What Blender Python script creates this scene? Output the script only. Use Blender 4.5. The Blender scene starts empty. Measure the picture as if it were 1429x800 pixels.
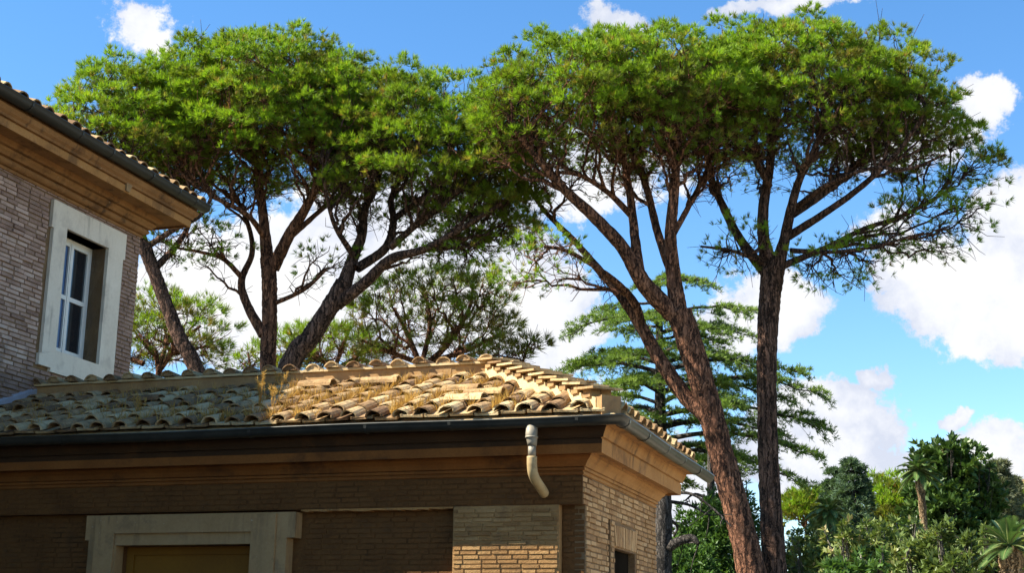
import bpy, math, random
import numpy as np
from mathutils import Vector, Matrix

random.seed(7)
RNG = np.random.default_rng(11)
SC = bpy.context.scene
COL = SC.collection
R = math.radians

# ------------------------------------------------------------------ camera
F_PX, PITCH, ROLL, CAM_H = 2008.0, .25305, .013641, 1.6
CAM = np.array([0, 0, CAM_H])
_f = np.array([0, math.cos(PITCH), math.sin(PITCH)])
_u0 = np.array([0, -math.sin(PITCH), math.cos(PITCH)])
_r0 = np.array([1., 0, 0])
_r = _r0 * math.cos(ROLL) + _u0 * math.sin(ROLL)
_u = -_r0 * math.sin(ROLL) + _u0 * math.cos(ROLL)
cd = bpy.data.cameras.new('camera')
cam = bpy.data.objects.new('camera', cd)
COL.objects.link(cam)
cam.matrix_world = Matrix(((_r[0], _u[0], -_f[0], 0), (_r[1], _u[1], -_f[1], 0), (_r[2], _u[2], -_f[2], CAM_H), (0, 0, 0, 1)))
cd.sensor_fit = 'HORIZONTAL'
cd.sensor_width = 36
cd.lens = 36 * F_PX / 1429
cd.clip_start = .1
cd.clip_end = 6000
SC.camera = cam

# ------------------------------------------------------------------ light
YAW = .31555
AX = np.array([math.cos(YAW), -math.sin(YAW), 0])     # building axes: along the front (to the right), to the back
AY = np.array([math.sin(YAW), math.cos(YAW), 0])
TO_SUN = -AX * .88 - AY * .46 + np.array([0, 0, 1.])
TO_SUN = TO_SUN / np.linalg.norm(TO_SUN)
SUN_EL = math.asin(TO_SUN[2])
SUN_AZ = math.atan2(TO_SUN[0], TO_SUN[1])             # clockwise from +Y
sl = bpy.data.lights.new('sun', 'SUN')
sl.energy = 5.0
sl.angle = R(.5)
sl.color = (1, .93, .80)
so = bpy.data.objects.new('sun', sl)
COL.objects.link(so)
so.location = (-30, -10, 40)
so.rotation_euler = Vector(TO_SUN).to_track_quat('Z', 'Y').to_euler()
SC.view_settings.view_transform = 'Standard'
SC.view_settings.look = 'None'
SC.view_settings.exposure = 1.58
SC.view_settings.gamma = 1
SKY_STRENGTH = .084


def ray(x, y):
    return _f + _r * ((x - 714.5) / F_PX) + _u * ((400 - y) / F_PX)


def at(x, y, Y):
    """the point Y metres in front of the camera that shows at photo position x, y"""
    d = ray(x, y)
    return CAM + d * (Y / d[1])


def px2m(Y):
    return Y / F_PX


# ------------------------------------------------------------------ node helpers
class NT:
    def __init__(s, tree):
        s.t = tree
        s.n = tree.nodes
        s.l = tree.links

    def node(s, typ, **kw):
        n = s.n.new(typ)
        for k, v in kw.items():
            if k.startswith('i_'):
                key = k[2:]
                key = int(key) if key.isdigit() else key
                s.set(n.inputs[key], v)
            else:
                setattr(n, k, v)
        return n

    def set(s, inp, v):
        if isinstance(v, bpy.types.NodeSocket):
            s.l.new(v, inp)
        else:
            inp.default_value = v

    def math(s, op, a, b=0.0, c=0.0, clamp=False):
        n = s.n.new('ShaderNodeMath')
        n.operation = op
        n.use_clamp = clamp
        for i, v in enumerate((a, b, c)):
            s.set(n.inputs[i], v)
        return n.outputs[0]

    def vmath(s, op, a, b=None):
        n = s.n.new('ShaderNodeVectorMath')
        n.operation = op
        s.set(n.inputs[0], a)
        if b is not None:
            s.set(n.inputs[1], b)
        return n.outputs[1] if op in ('LENGTH', 'DOT_PRODUCT') else n.outputs[0]

    def mix(s, fac, a, b, blend='MIX'):
        n = s.n.new('ShaderNodeMix')
        n.data_type = 'RGBA'
        n.blend_type = blend
        s.set(n.inputs[0], fac)
        s.set(n.inputs[6], a)
        s.set(n.inputs[7], b)
        return n.outputs[2]

    def noise(s, vec, scale, detail=4, rough=.55, out=0):
        n = s.n.new('ShaderNodeTexNoise')
        if vec is not None:
            s.l.new(vec, n.inputs['Vector'])
        n.inputs['Scale'].default_value = scale
        n.inputs['Detail'].default_value = detail
        n.inputs['Roughness'].default_value = rough
        return n.outputs[out]

    def ramp(s, fac, stops):
        n = s.n.new('ShaderNodeValToRGB')
        s.set(n.inputs[0], fac)
        e = n.color_ramp.elements
        while len(e) < len(stops):
            e.new(.5)
        for i, (p, c) in enumerate(stops):
            e[i].position = p
            e[i].color = (c[0], c[1], c[2], 1) if not isinstance(c, (int, float)) else (c, c, c, 1)
        return n.outputs[0]

    def smooth(s, v, a, b):
        n = s.n.new('ShaderNodeMapRange')
        n.interpolation_type = 'SMOOTHSTEP'
        s.set(n.inputs[0], v)
        n.inputs[1].default_value = a
        n.inputs[2].default_value = b
        return n.outputs[0]


def rgba(c):
    return (c[0], c[1], c[2], 1)


# ------------------------------------------------------------------ sky (world): Nishita air with cumulus by direction
w = bpy.data.worlds.new('World')
SC.world = w
w.use_nodes = True
nt = NT(w.node_tree)
nt.n.clear()
wo = nt.node('ShaderNodeOutputWorld')
sky = nt.node('ShaderNodeTexSky', sky_type='NISHITA', sun_disc=False, sun_elevation=SUN_EL, sun_rotation=SUN_AZ, altitude=50,
              air_density=1.0, dust_density=.0, ozone_density=2.5)
tc = nt.node('ShaderNodeTexCoord')
D = tc.outputs['Generated']
sx = nt.node('ShaderNodeSeparateXYZ', i_0=D)
az = nt.math('ARCTAN2', sx.outputs[0], sx.outputs[1])
el = nt.math('ARCSINE', sx.outputs[2])
cx = nt.node('ShaderNodeCombineXYZ', i_0=az, i_1=el, i_2=0.0)
wob = nt.noise(D, 9, 7, .6, 1)
wob = nt.vmath('MULTIPLY', nt.vmath('SUBTRACT', wob, (.5, .5, .5)), (.05, .05, 0))
wob2 = nt.noise(D, 34, 6, .62, 1)
wob2 = nt.vmath('MULTIPLY', nt.vmath('SUBTRACT', wob2, (.5, .5, .5)), (.022, .022, 0))
PV = nt.vmath('ADD', nt.vmath('ADD', cx.outputs[0], wob), wob2)
CLOUDS = [  # photo x, y, half width, half height, strength
    (1425, 300, 70, 62, 1.0), (1360, 392, 105, 52, 1.0), (1430, 430, 120, 62, 1.0), (1290, 372, 58, 30, .95), (1330, 430, 60, 40, .8),
    (1155, 570, 75, 38, 1.0), (1130, 620, 100, 62, .95), (1190, 650, 85, 65, .62), (1216, 521, 26, 15, .75), (1230, 600, 40, 60, .5),
    (1372, 140, 40, 34, .78), (1340, 165, 30, 26, .6), (1080, 432, 66, 48, .9), (1030, 445, 60, 45, .75),
    (190, 32, 52, 44, .52), (210, 62, 30, 24, .45), (855, 22, 52, 30, .55), (805, 55, 30, 12, .42), (1100, 2, 150, 16, .55),
    (290, 425, 130, 85, 1.0), (430, 400, 150, 95, 1.0), (570, 410, 150, 90, 1.0), (690, 400, 120, 95, 1.0), (770, 440, 75, 90, .95), (560, 300, 160, 70, .9),
    (820, 240, 150, 60, .75), (1250, 190, 90, 50, .8), (1240, 320, 60, 40, .5), (1390, 640, 66, 42, .95), (1336, 584, 20, 12, .7), (1290, 640, 60, 30, .6), (1300, 690, 120, 40, .75),
    (960, 680, 90, 70, .9), (830, 560, 60, 40, .6), (40, 560, 120, 60, .8)]
best = None
for (px, py, rx, ry, st) in CLOUDS:
    d = ray(px, py)
    a0 = math.atan2(d[0], d[1])
    e0 = math.asin(d[2] / np.linalg.norm(d))
    v = nt.vmath('MULTIPLY', nt.vmath('SUBTRACT', PV, (a0, e0, 0)), (F_PX / rx * math.cos(e0) * .8, F_PX / ry * .8, 0))
    b = nt.math('MULTIPLY', nt.math('SUBTRACT', 1.25, nt.vmath('LENGTH', v)), st)
    best = b if best is None else nt.math('MAXIMUM', best, b)
# the same fair-weather cumulus goes on all round the sky
gen = nt.math('MULTIPLY', nt.math('SUBTRACT', nt.noise(nt.vmath('MULTIPLY', D, (1, 1, 2.2)), 2.6, 8, .6), .62), 5.0)
behind = nt.smooth(sx.outputs[1], .75, .45)
gen = nt.math('MULTIPLY', gen, behind)
dens = nt.math('MAXIMUM', best, gen)
edge = nt.math('MULTIPLY', nt.math('SUBTRACT', nt.noise(D, 48, 10, .68), .5), 1.15)
dens = nt.math('ADD', dens, edge)
mask = nt.smooth(dens, .25, .47)
shade = nt.noise(D, 14, 7, .6)
billow = nt.math('ADD', nt.math('MULTIPLY', dens, .45), nt.math('MULTIPLY', nt.math('SUBTRACT', shade, .5), 1.7))
ccol = nt.ramp(billow, [(.0, (.68, .73, .86)), (.28, (.90, .92, .98)), (.5, (1.0, 1.0, 1.0))])
airg = nt.node('ShaderNodeHueSaturation', i_Hue=.5, i_Saturation=1.24, i_Value=1.0, i_Color=sky.outputs[0])
b1 = nt.node('ShaderNodeBackground', i_Color=airg.outputs[0], i_Strength=SKY_STRENGTH)
b2 = nt.node('ShaderNodeBackground', i_Color=ccol, i_Strength=.36)
mx = nt.node('ShaderNodeMixShader', i_0=mask, i_1=b1.outputs[0], i_2=b2.outputs[0])
nt.l.new(mx.outputs[0], wo.inputs[0])

# ------------------------------------------------------------------ materials
M = {}


def mat(name):
    m = bpy.data.materials.new(name)
    m.use_nodes = True
    n = NT(m.node_tree)
    n.n.clear()
    out = n.node('ShaderNodeOutputMaterial')
    bs = n.node('ShaderNodeBsdfPrincipled')
    n.l.new(bs.outputs[0], out.inputs[0])
    M[name] = m
    return m, n, bs, out


def coords(n, kind='Object'):
    return n.node('ShaderNodeTexCoord').outputs[kind]


def bump(n, bs, h, strength=.4, dist=.02):
    b = n.node('ShaderNodeBump', i_Strength=strength, i_Distance=dist, i_Height=h)
    n.l.new(b.outputs[0], bs.inputs['Normal'])


def worn(name, stops, scale, rough=.9, bump_s=.4, bump_d=.01, spread=.0, stain=None, stain_scale=3, fine=40, spec=.3, streak=None):
    """mottled masonry: a ramp over layered noise, per-object value spread, optional stain colour"""
    m, n, bs, out = mat(name)
    geo = n.node('ShaderNodeNewGeometry').outputs['Position']
    a = n.noise(geo, scale, 6, .6)
    b = n.noise(geo, fine, 5, .65)
    f = n.math('ADD', n.math('MULTIPLY', a, .65), n.math('MULTIPLY', b, .35))
    if spread:
        rnd = n.node('ShaderNodeObjectInfo').outputs['Random']
        f = n.math('ADD', f, n.math('MULTIPLY', n.math('SUBTRACT', rnd, .5), spread))
    col = n.ramp(f, stops)
    if stain:
        s = n.smooth(n.noise(geo, stain_scale, 6, .65), .52, .68)
        col = n.mix(n.math('MULTIPLY', s, stain[3]), col, rgba(stain))
    if streak:
        sv = n.vmath('MULTIPLY', geo, (1, 1, .10))
        k_ = n.math('MULTIPLY', n.smooth(n.noise(sv, 9, 5, .65), .52, .70), n.smooth(n.noise(geo, 1.7, 4, .6), .35, .62))
        col = n.mix(n.math('MULTIPLY', k_, streak[3]), col, rgba(streak))
        ch = n.smooth(n.noise(geo, 26, 4, .7), .66, .70)          # chips down to pale mortar
        col = n.mix(n.math('MULTIPLY', ch, .5), col, (.45, .38, .28, 1))
    n.set(bs.inputs['Base Color'], col)
    bs.inputs['Roughness'].default_value = rough
    bs.inputs['Specular IOR Level'].default_value = spec
    h = n.math('ADD', n.math('MULTIPLY', b, .6), n.math('MULTIPLY', n.noise(geo, fine * 3, 3, .6), .4))
    bump(n, bs, h, bump_s, bump_d)
    return m


worn('roof_tile', [(.22, (.13, .070, .032)), (.42, (.29, .175, .078)), (.58, (.42, .28, .13)), (.8, (.54, .41, .22))], 5, .95, .9, .015, .5,
     (.11, .07, .03, .7), 8)
worn('mortar', [(.25, (.40, .28, .13)), (.5, (.56, .42, .22)), (.8, (.66, .53, .32))], 3, .95, .5, .015, 0, (.30, .21, .12, .5), 4)
worn('ridge_plaster', [(.25, (.22, .12, .05)), (.5, (.34, .20, .085)), (.8, (.44, .29, .13))], 4, .95, .5, .012, 0, (.14, .09, .055, .6), 5)
worn('brick', [(.2, (.20, .10, .04)), (.45, (.40, .225, .092)), (.62, (.50, .305, .14)), (.85, (.58, .40, .21))], 3, .95, .8, .012, .34,
     (.15, .09, .05, .5), 6)
worn('pier_brick', [(.2, (.14, .064, .020)), (.45, (.26, .14, .05)), (.62, (.335, .19, .072)), (.85, (.42, .27, .12))], 3, .95, .9, .014, .3,  # same brick as the front wall, sunlight put into its lighter colour
     (.12, .065, .03, .5), 6)
worn('old_brick', [(.2, (.20, .12, .088)), (.45, (.37, .245, .185)), (.65, (.46, .32, .25)), (.85, (.54, .41, .33))], 3, .95, .8, .012, .5,
     (.16, .11, .085, .5), 5)
worn('brick_joint', [(.3, (.13, .075, .035)), (.6, (.22, .135, .065)), (.8, (.31, .20, .10))], 5, .98, .8, .02)
worn('brown_brick', [(.2, (.065, .026, .006)), (.45, (.135, .056, .014)), (.65, (.20, .088, .024)), (.85, (.31, .16, .055))], 2.5, .95, .8, .012, .4,  # front brick and joints: shade under the eaves put into the colour
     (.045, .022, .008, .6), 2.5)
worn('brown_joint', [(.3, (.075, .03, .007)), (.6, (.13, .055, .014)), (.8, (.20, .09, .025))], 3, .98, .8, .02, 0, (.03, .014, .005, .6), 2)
worn('ochre_stucco', [(.25, (.22, .10, .03)), (.5, (.36, .175, .052)), (.75, (.44, .235, .085))], 2.2, .92, .35, .008, 0, (.11, .05, .02, .6), 3, streak=(.055, .03, .015, .75))
worn('house_stucco', [(.25, (.15, .068, .022)), (.5, (.25, .118, .038)), (.75, (.33, .17, .062))], 2.2, .92, .4, .009, 0, (.07, .032, .013, .65), 3, streak=(.04, .022, .012, .8))
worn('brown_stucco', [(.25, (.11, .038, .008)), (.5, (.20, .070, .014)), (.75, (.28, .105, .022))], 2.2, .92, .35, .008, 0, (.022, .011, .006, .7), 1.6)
worn('eave_shade_stucco', [(.25, (.022, .010, .004)), (.5, (.04, .018, .006)), (.75, (.075, .032, .009))], 2.2, .92, .35, .008, 0, (.11, .042, .010, .6), 1.6)  # deep shade below the gutter, put into the colour
worn('travertine', [(.25, (.24, .14, .055)), (.5, (.33, .20, .085)), (.75, (.40, .26, .12))], 1.6, .85, .3, .005, 0, (.14, .09, .05, .5), 4, 30, streak=(.10, .065, .035, .6))
worn('white_stone', [(.25, (.54, .45, .34)), (.5, (.67, .58, .45)), (.75, (.74, .66, .53))], 1.6, .75, .2, .004, 0, (.42, .35, .27, .5), 3, 30, streak=(.26, .21, .16, .55))
worn('ochre_paint', [(.3, (.14, .055, .003)), (.6, (.20, .085, .004)), (.8, (.25, .12, .008))], 1.5, .7, .15, .004)
worn('white_paint', [(.3, (.62, .60, .54)), (.6, (.72, .70, .64)), (.8, (.78, .76, .71))], 6, .5, .15, .003)
worn('lead', [(.3, (.22, .21, .23)), (.6, (.32, .31, .33)), (.8, (.42, .40, .41))], 3, .6, .2, .004)
worn('pale_ground', [(.3, (.36, .30, .22)), (.6, (.48, .41, .31)), (.8, (.56, .50, .40))], .6, .98, .4, .02)
worn('earth', [(.3, (.10, .09, .05)), (.6, (.15, .14, .07)), (.8, (.20, .17, .10))], .3, .98, .4, .02)
worn('far_plaster', [(.3, (.62, .46, .20)), (.6, (.70, .54, .26)), (.8, (.74, .60, .32))], 1, .9, .1, .004)
worn('grey_wall', [(.3, (.12, .115, .10)), (.6, (.18, .17, .15)), (.8, (.25, .24, .21))], 1, .95, .2, .01)
worn('pipe_clay', [(.3, (.28, .19, .09)), (.6, (.40, .29, .14)), (.8, (.47, .36, .20))], 6, .6, .2, .004, 0, (.18, .11, .05, .6), 9)
worn('dark_wood', [(.3, (.03, .022, .016)), (.6, (.05, .036, .025)), (.8, (.08, .06, .04))], 5, .9, .3, .005)


def metal(name, base, rough):
    m, n, bs, out = mat(name)
    geo = n.node('ShaderNodeNewGeometry').outputs['Position']
    f = n.noise(geo, 6, 6, .6)
    n.set(bs.inputs['Base Color'], n.ramp(f, [(.3, [c * .7 for c in base]), (.6, base), (.8, [c * 1.35 for c in base])]))
    bs.inputs['Metallic'].default_value = .35
    n.set(bs.inputs['Roughness'], n.math('MULTIPLY_ADD', f, .3, rough))
    bump(n, bs, n.noise(geo, 12, 3, .5), .1, .01)


metal('gutter_metal', (.048, .048, .040), .22)
metal('black_metal', (.016, .017, .017), .3)
metal('pipe_metal', (.27, .235, .175), .5)

m, n, bs, out = mat('window_glass')
bs.inputs['Base Color'].default_value = (.012, .014, .018, 1)
bs.inputs['Roughness'].default_value = .03
bs.inputs['Specular IOR Level'].default_value = .8
geo = n.node('ShaderNodeNewGeometry').outputs['Position']
bump(n, bs, n.noise(geo, 2.5, 2, .5), .06, .02)
m, n, bs, out = mat('painted_dark')  # near-black colour stands for the darkness of unlit rooms
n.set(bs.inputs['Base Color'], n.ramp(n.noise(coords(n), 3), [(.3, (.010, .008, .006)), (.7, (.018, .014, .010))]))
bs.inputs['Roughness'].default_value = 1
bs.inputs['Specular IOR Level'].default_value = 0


def bark(name, deep, mid, light, sc=1.0):
    m, n, bs, out = mat(name)
    geo = n.node('ShaderNodeNewGeometry').outputs['Position']
    st = n.vmath('MULTIPLY', geo, (1, 1, .15))
    warp = n.vmath('ADD', st, n.vmath('MULTIPLY', n.noise(geo, 5 * sc, 5, .65, 1), (.16, .16, .10)))
    fis = n.noise(warp, 8 * sc, 3, .55)                     # long fissures
    fis = n.math('ABSOLUTE', n.math('SUBTRACT', fis, .5))
    crack = n.smooth(fis, .004, .06)
    vo = n.node('ShaderNodeTexVoronoi', feature='DISTANCE_TO_EDGE', i_Scale=13 * sc)
    n.l.new(n.vmath('ADD', warp, n.vmath('MULTIPLY', n.noise(geo, 24, 3, .6, 1), (.06, .06, .06))), vo.inputs['Vector'])
    flake = n.smooth(vo.outputs['Distance'], .0, .16)
    crack = n.math('MULTIPLY', crack, n.math('MULTIPLY_ADD', flake, .55, .45))
    tone = n.math('ADD', n.math('MULTIPLY', n.noise(geo, 1.6, 5, .6), .55), n.math('MULTIPLY', n.noise(warp, 26 * sc, 4, .65), .45))
    plate = n.ramp(tone, [(.30, mid), (.5, [(a + b) / 2 for a, b in zip(mid, light)]), (.70, light)])
    n.set(bs.inputs['Base Color'], n.mix(crack, rgba(deep), plate))
    bs.inputs['Roughness'].default_value = .95
    bs.inputs['Specular IOR Level'].default_value = .12
    h = n.math('ADD', n.math('MULTIPLY', crack, .7), n.math('MULTIPLY', n.noise(st, 60, 4, .6), .3))
    bump(n, bs, h, 1.0, .06)


bark('pine_bark', (.026, .014, .010), (.125, .056, .035), (.38, .18, .10))
bark('dark_pine_bark', (.018, .012, .009), (.075, .042, .030), (.24, .135, .092))
bark('cedar_bark', (.02, .018, .016), (.07, .06, .052), (.14, .12, .10), 1.3)
bark('palm_bark', (.06, .04, .02), (.26, .17, .09), (.42, .30, .17), 1.0)
bark('pale_bark', (.10, .085, .065), (.26, .23, .18), (.40, .36, .29), 2)


def foliage(name, stops, trans=.35, rough=.55, spec=.3):
    """leaves: colour by the leaf's own 'tint' value, some light passing through"""
    m, n, bs, out = mat(name)
    a = n.node('ShaderNodeAttribute', attribute_name='tint')
    col = n.ramp(a.outputs['Fac'], stops)
    n.set(bs.inputs['Base Color'], col)
    bs.inputs['Roughness'].default_value = rough
    bs.inputs['Specular IOR Level'].default_value = spec
    tr = n.node('ShaderNodeBsdfTranslucent', i_Color=n.mix(1.0, col, (1.0, 1.0, .55, 1), 'MULTIPLY'))
    mx = n.node('ShaderNodeMixShader', i_0=trans, i_1=bs.outputs[0], i_2=tr.outputs[0])
    n.l.new(mx.outputs[0], out.inputs[0])


foliage('pine_needles', [(.0, (.125, .115, .020)), (.35, (.160, .235, .018)), (.7, (.220, .385, .020)), (.88, (.31, .34, .035)), (1.0, (.25, .15, .045))], .5)
foliage('cedar_needles', [(.0, (.08, .13, .03)), (.5, (.15, .245, .045)), (1.0, (.23, .32, .07))], .45)
foliage('blue_conifer', [(.0, (.05, .085, .045)), (.5, (.08, .135, .07)), (1.0, (.12, .18, .09))])
foliage('grey_conifer', [(.0, (.07, .085, .045)), (.5, (.13, .15, .085)), (1.0, (.20, .20, .11))])
foliage('magnolia_leaf', [(.0, (.035, .07, .018)), (.5, (.065, .125, .025)), (.85, (.13, .19, .045)), (1.0, (.22, .19, .08))], .2, .45, .4)
foliage('shrub_leaf', [(.0, (.06, .09, .025)), (.5, (.12, .175, .04)), (.85, (.22, .25, .07)), (1.0, (.36, .29, .13))], .28, .48, .4)
foliage('palm_leaf', [(.0, (.05, .10, .03)), (.5, (.09, .165, .045)), (1.0, (.22, .24, .08))], .25, .42, .4)
foliage('bush_leaf', [(.0, (.04, .085, .02)), (.5, (.075, .15, .03)), (1.0, (.12, .21, .045))], .35, .5, .3)
foliage('straw', [(.0, (.26, .13, .035)), (.5, (.42, .25, .07)), (1.0, (.55, .38, .13))], .3, .9, .1)


# ------------------------------------------------------------------ mesh helpers
def np_mesh(name, V, Fs, tint=None, smooth=False):
    """V (n,3), Fs (m,k) uniform polygons"""
    V = np.asarray(V, np.float32)
    Fs = np.asarray(Fs, np.int32)
    me = bpy.data.meshes.new(name)
    m, k = Fs.shape
    me.vertices.add(len(V))
    me.vertices.foreach_set('co', V.ravel())
    me.loops.add(m * k)
    me.loops.foreach_set('vertex_index', Fs.ravel())
    me.polygons.add(m)
    me.polygons.foreach_set('loop_start', np.arange(m, dtype=np.int32) * k)
    me.polygons.foreach_set('loop_total', np.full(m, k, np.int32))
    if smooth:
        me.polygons.foreach_set('use_smooth', np.ones(m, bool))
    if tint is not None:
        a = me.attributes.new('tint', 'FLOAT', 'POINT')
        a.data.foreach_set('value', np.asarray(tint, np.float32))
    me.update()
    return me


class MB:
    def __init__(s):
        s.v = []
        s.f = []

    def add(s, V, Fs):
        o = len(s.v)
        s.v += [tuple(p) for p in V]
        s.f += [tuple(i + o for i in f) for f in Fs]

    def box(s, x0, x1, y0, y1, z0, z1):
        s.add([(x0, y0, z0), (x1, y0, z0), (x1, y1, z0), (x0, y1, z0), (x0, y0, z1), (x1, y0, z1), (x1, y1, z1), (x0, y1, z1)],
              [(3, 2, 1, 0), (4, 5, 6, 7), (0, 1, 5, 4), (1, 2, 6, 5), (2, 3, 7, 6), (3, 0, 4, 7)])
        return s

    def prism(s, poly, axis, a, b):
        """extrude a closed polygon [(u,v)] along an axis from a to b"""
        n_ = len(poly)

        def pt(u, v, t):
            return {'x': (t, u, v), 'y': (u, t, v), 'z': (u, v, t)}[axis]
        s.add([pt(u, v, a) for u, v in poly] + [pt(u, v, b) for u, v in poly],
              [tuple(range(n_))[::-1], tuple(range(n_, 2 * n_))] + [(i, (i + 1) % n_, n_ + (i + 1) % n_, n_ + i) for i in range(n_)])
        return s

    def tube(s, P, rad, k=8, cap=True):
        V, Fq = tube_np(P, rad, k)
        o = len(s.v)
        s.add(V, Fq)
        if cap:
            n_ = len(P)
            s.f.append(tuple(o + i for i in range(k))[::-1])
            s.f.append(tuple(o + (n_ - 1) * k + i for i in range(k)))
        return s

    def mesh(s, name, smooth=False):
        me = bpy.data.meshes.new(name)
        me.from_pydata(s.v, [], s.f)
        if smooth:
            for p in me.polygons:
                p.use_smooth = True
        me.update()
        return me


def tube_np(P, rad, k=8, rough=0):
    P = np.asarray(P, float)
    n_ = len(P)
    rad = np.broadcast_to(np.asarray(rad, float), (n_,))
    T = np.gradient(P, axis=0)
    T /= np.linalg.norm(T, axis=1)[:, None] + 1e-9
    up = np.array([0, 0, 1.]) if abs(T[0][2]) < .9 else np.array([1., 0, 0])
    V = np.zeros((n_, k, 3))
    ang = np.arange(k) * 2 * math.pi / k
    a = np.cross(T[0], up)
    a /= np.linalg.norm(a)
    for i in range(n_):
        a = a - T[i] * (a @ T[i])
        a /= np.linalg.norm(a) + 1e-9
        b = np.cross(T[i], a)
        rr = rad[i] * (1 + (RNG.normal(0, rough, k) if rough else 0))
        V[i] = P[i] + (np.cos(ang) * rr)[:, None] * a + (np.sin(ang) * rr)[:, None] * b
    i, j = np.meshgrid(np.arange(n_ - 1), np.arange(k), indexing='ij')
    Fq = np.stack([i * k + j, i * k + (j + 1) % k, (i + 1) * k + (j + 1) % k, (i + 1) * k + j], -1).reshape(-1, 4)
    return V.reshape(-1, 3), Fq


class Tubes:
    """many tubes gathered into one quad mesh"""

    def __init__(s):
        s.V = []
        s.F = []
        s.n = 0

    def add(s, P, rad, k=5, rough=0):
        V, Fq = tube_np(P, rad, k, rough)
        s.V.append(V)
        s.F.append(Fq + s.n)
        s.n += len(V)

    def mesh(s, name):
        return np_mesh(name, np.concatenate(s.V), np.concatenate(s.F), smooth=True)


def link(name, me, m=None, parent=None, loc=None, rot=None, scale=None):
    o = bpy.data.objects.new(name, me)
    COL.objects.link(o)
    if m is not None and me is not None and not me.materials:
        me.materials.append(M[m])
    if parent is not None:
        o.parent = parent
    if loc is not None:
        o.location = loc
    if rot is not None:
        o.rotation_euler = rot
    if scale is not None:
        o.scale = scale
    return o


def tag(o, label, cat, group=None, kind=None):
    o['label'] = label
    o['category'] = cat
    if group:
        o['group'] = group
    if kind:
        o['kind'] = kind
    return o


def empty(name, loc=(0, 0, 0), rz=0):
    o = bpy.data.objects.new(name, None)
    COL.objects.link(o)
    o.location = loc
    o.rotation_euler = (0, 0, rz)
    o.empty_display_size = .3
    return o


def catmull(P, n_=6):
    P = np.asarray(P, float)
    Q = np.vstack([2 * P[0] - P[1], P, 2 * P[-1] - P[-2]])
    out = []
    for i in range(1, len(Q) - 2):
        for t in np.linspace(0, 1, n_, endpoint=False):
            a, b, c, d = Q[i - 1], Q[i], Q[i + 1], Q[i + 2]
            out.append(.5 * (2 * b + (c - a) * t + (2 * a - 5 * b + 4 * c - d) * t * t + (3 * b - a - 3 * c + d) * t ** 3))
    out.append(P[-1])
    return np.array(out)


# ------------------------------------------------------------------ ground
g = MB()
g.add([(-3000, -3000, 0), (3000, -3000, 0), (3000, 3000, 0), (-3000, 3000, 0)], [(0, 1, 2, 3)])
link('ground', g.mesh('ground'), 'earth')['kind'] = 'structure'
worn('dark_ground', [(.3, (.028, .027, .026)), (.6, (.045, .043, .04)), (.8, (.07, .066, .06))], 5, .8, .5, .02)
g = MB()
g.add([(-60, -60, .01), (60, -60, .01), (60, 24, .01), (-60, 24, .01)], [(0, 1, 2, 3)])  # unseen ground, made dark to cut bounce onto the front wall
link('unseen_dark_ground', g.mesh('unseen_dark_ground'), 'dark_ground')['kind'] = 'structure'
g = MB()
g.add([(1.6, 8.5, .02), (30, 4, .02), (40, 24, .02), (5.5, 24, .02)], [(0, 1, 2, 3)])  # unseen ground, made pale to bounce warm light onto the end wall
link('unseen_pale_ground', g.mesh('unseen_pale_ground'), 'pale_ground')['kind'] = 'structure'

# ------------------------------------------------------------------ building frames
E0 = (.984, 12.461, 0)          # foot of the annex's eave corner; local x to the right along the front, local y to the back
annex = empty('brick_annex', E0, -YAW)
tag(annex, 'low brick outbuilding with tiled hip roof and ochre cornice in front of the pines', 'building')
house = empty('brick_house', E0, -YAW)
tag(house, 'taller brick house with white stone window cut off by the left edge', 'building')
XW = -7.445                      # the house wall stands on this plane, facing +x
XL = XW + .004


def cornice(mb, prof, xl, yb, inner):
    """sweep an eave profile (inset, z) along the front, mitred round the corner and along the right side to the back"""
    n_ = len(prof)
    V = [(xl, o, z) for o, z in prof] + [(-o, o, z) for o, z in prof] + [(-o, yb - o, z) for o, z in prof] + [(xl, yb - o, z) for o, z in prof]
    Fs = []
    for r in range(3):
        for i in range(n_ - 1):
            Fs.append((r * n_ + i, (r + 1) * n_ + i, (r + 1) * n_ + i + 1, r * n_ + i + 1))
    mb.add(V, Fs)


# ---- annex walls
W = MB()                                     # front wall core below the frieze, set back; the door opening stays open
YB = 4.06
ZF = 2.96
W.box(XL, -5.30, .60, .85, .02, ZF)
W.box(-5.30, -3.80, .60, .85, 2.635, ZF)
W.box(-3.80, -.60, .60, .85, .02, ZF)
front_wall = link('wall', W.mesh('wall'), 'brown_joint', annex)
front_wall['label'] = 'dark brown brick front under the eaves'
P_ = MB()
P_.box(-1.74, -.72, .50, .598, .02, ZF - .002)
pier = link('pier', P_.mesh('pier'), 'pier_brick', annex)
pier['label'] = 'sunlit brick pier below the eave shadow'
W = MB()
W.box(XL, -.50, .50, .85, ZF, 3.30)
frieze = link('frieze', W.mesh('frieze'), 'brown_joint', annex)
W = MB()
YE = YB - .5
W.box(-.85, -.50, .602, 1.44, .02, ZF)        # right wall: left of slot
W.box(-.85, -.64, 1.44, 1.52, .02, 2.93)      # recessed slot
W.box(-.85, -.50, 1.44, 1.52, 2.93, ZF)
W.box(-.85, -.50, 1.52, 1.70, .02, ZF)
W.box(-.85, -.50, 1.70, 2.56, 2.655, ZF)
W.box(-.85, -.50, 1.70, 2.56, .02, 1.9)
W.box(-.85, -.50, 2.56, YE, .02, ZF)
W.box(-.85, -.50, .852, YE, ZF, 3.30)
side_wall = link('wall', W.mesh('side_wall'), 'brick_joint', annex)
side_wall['label'] = 'pale brick end wall with a small dark opening'
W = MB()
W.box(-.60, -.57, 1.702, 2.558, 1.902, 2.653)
link('opening', W.mesh('opening'), 'painted_dark', annex)  # flat panel, darkness of the hollow behind put into its colour
W = MB()
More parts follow.
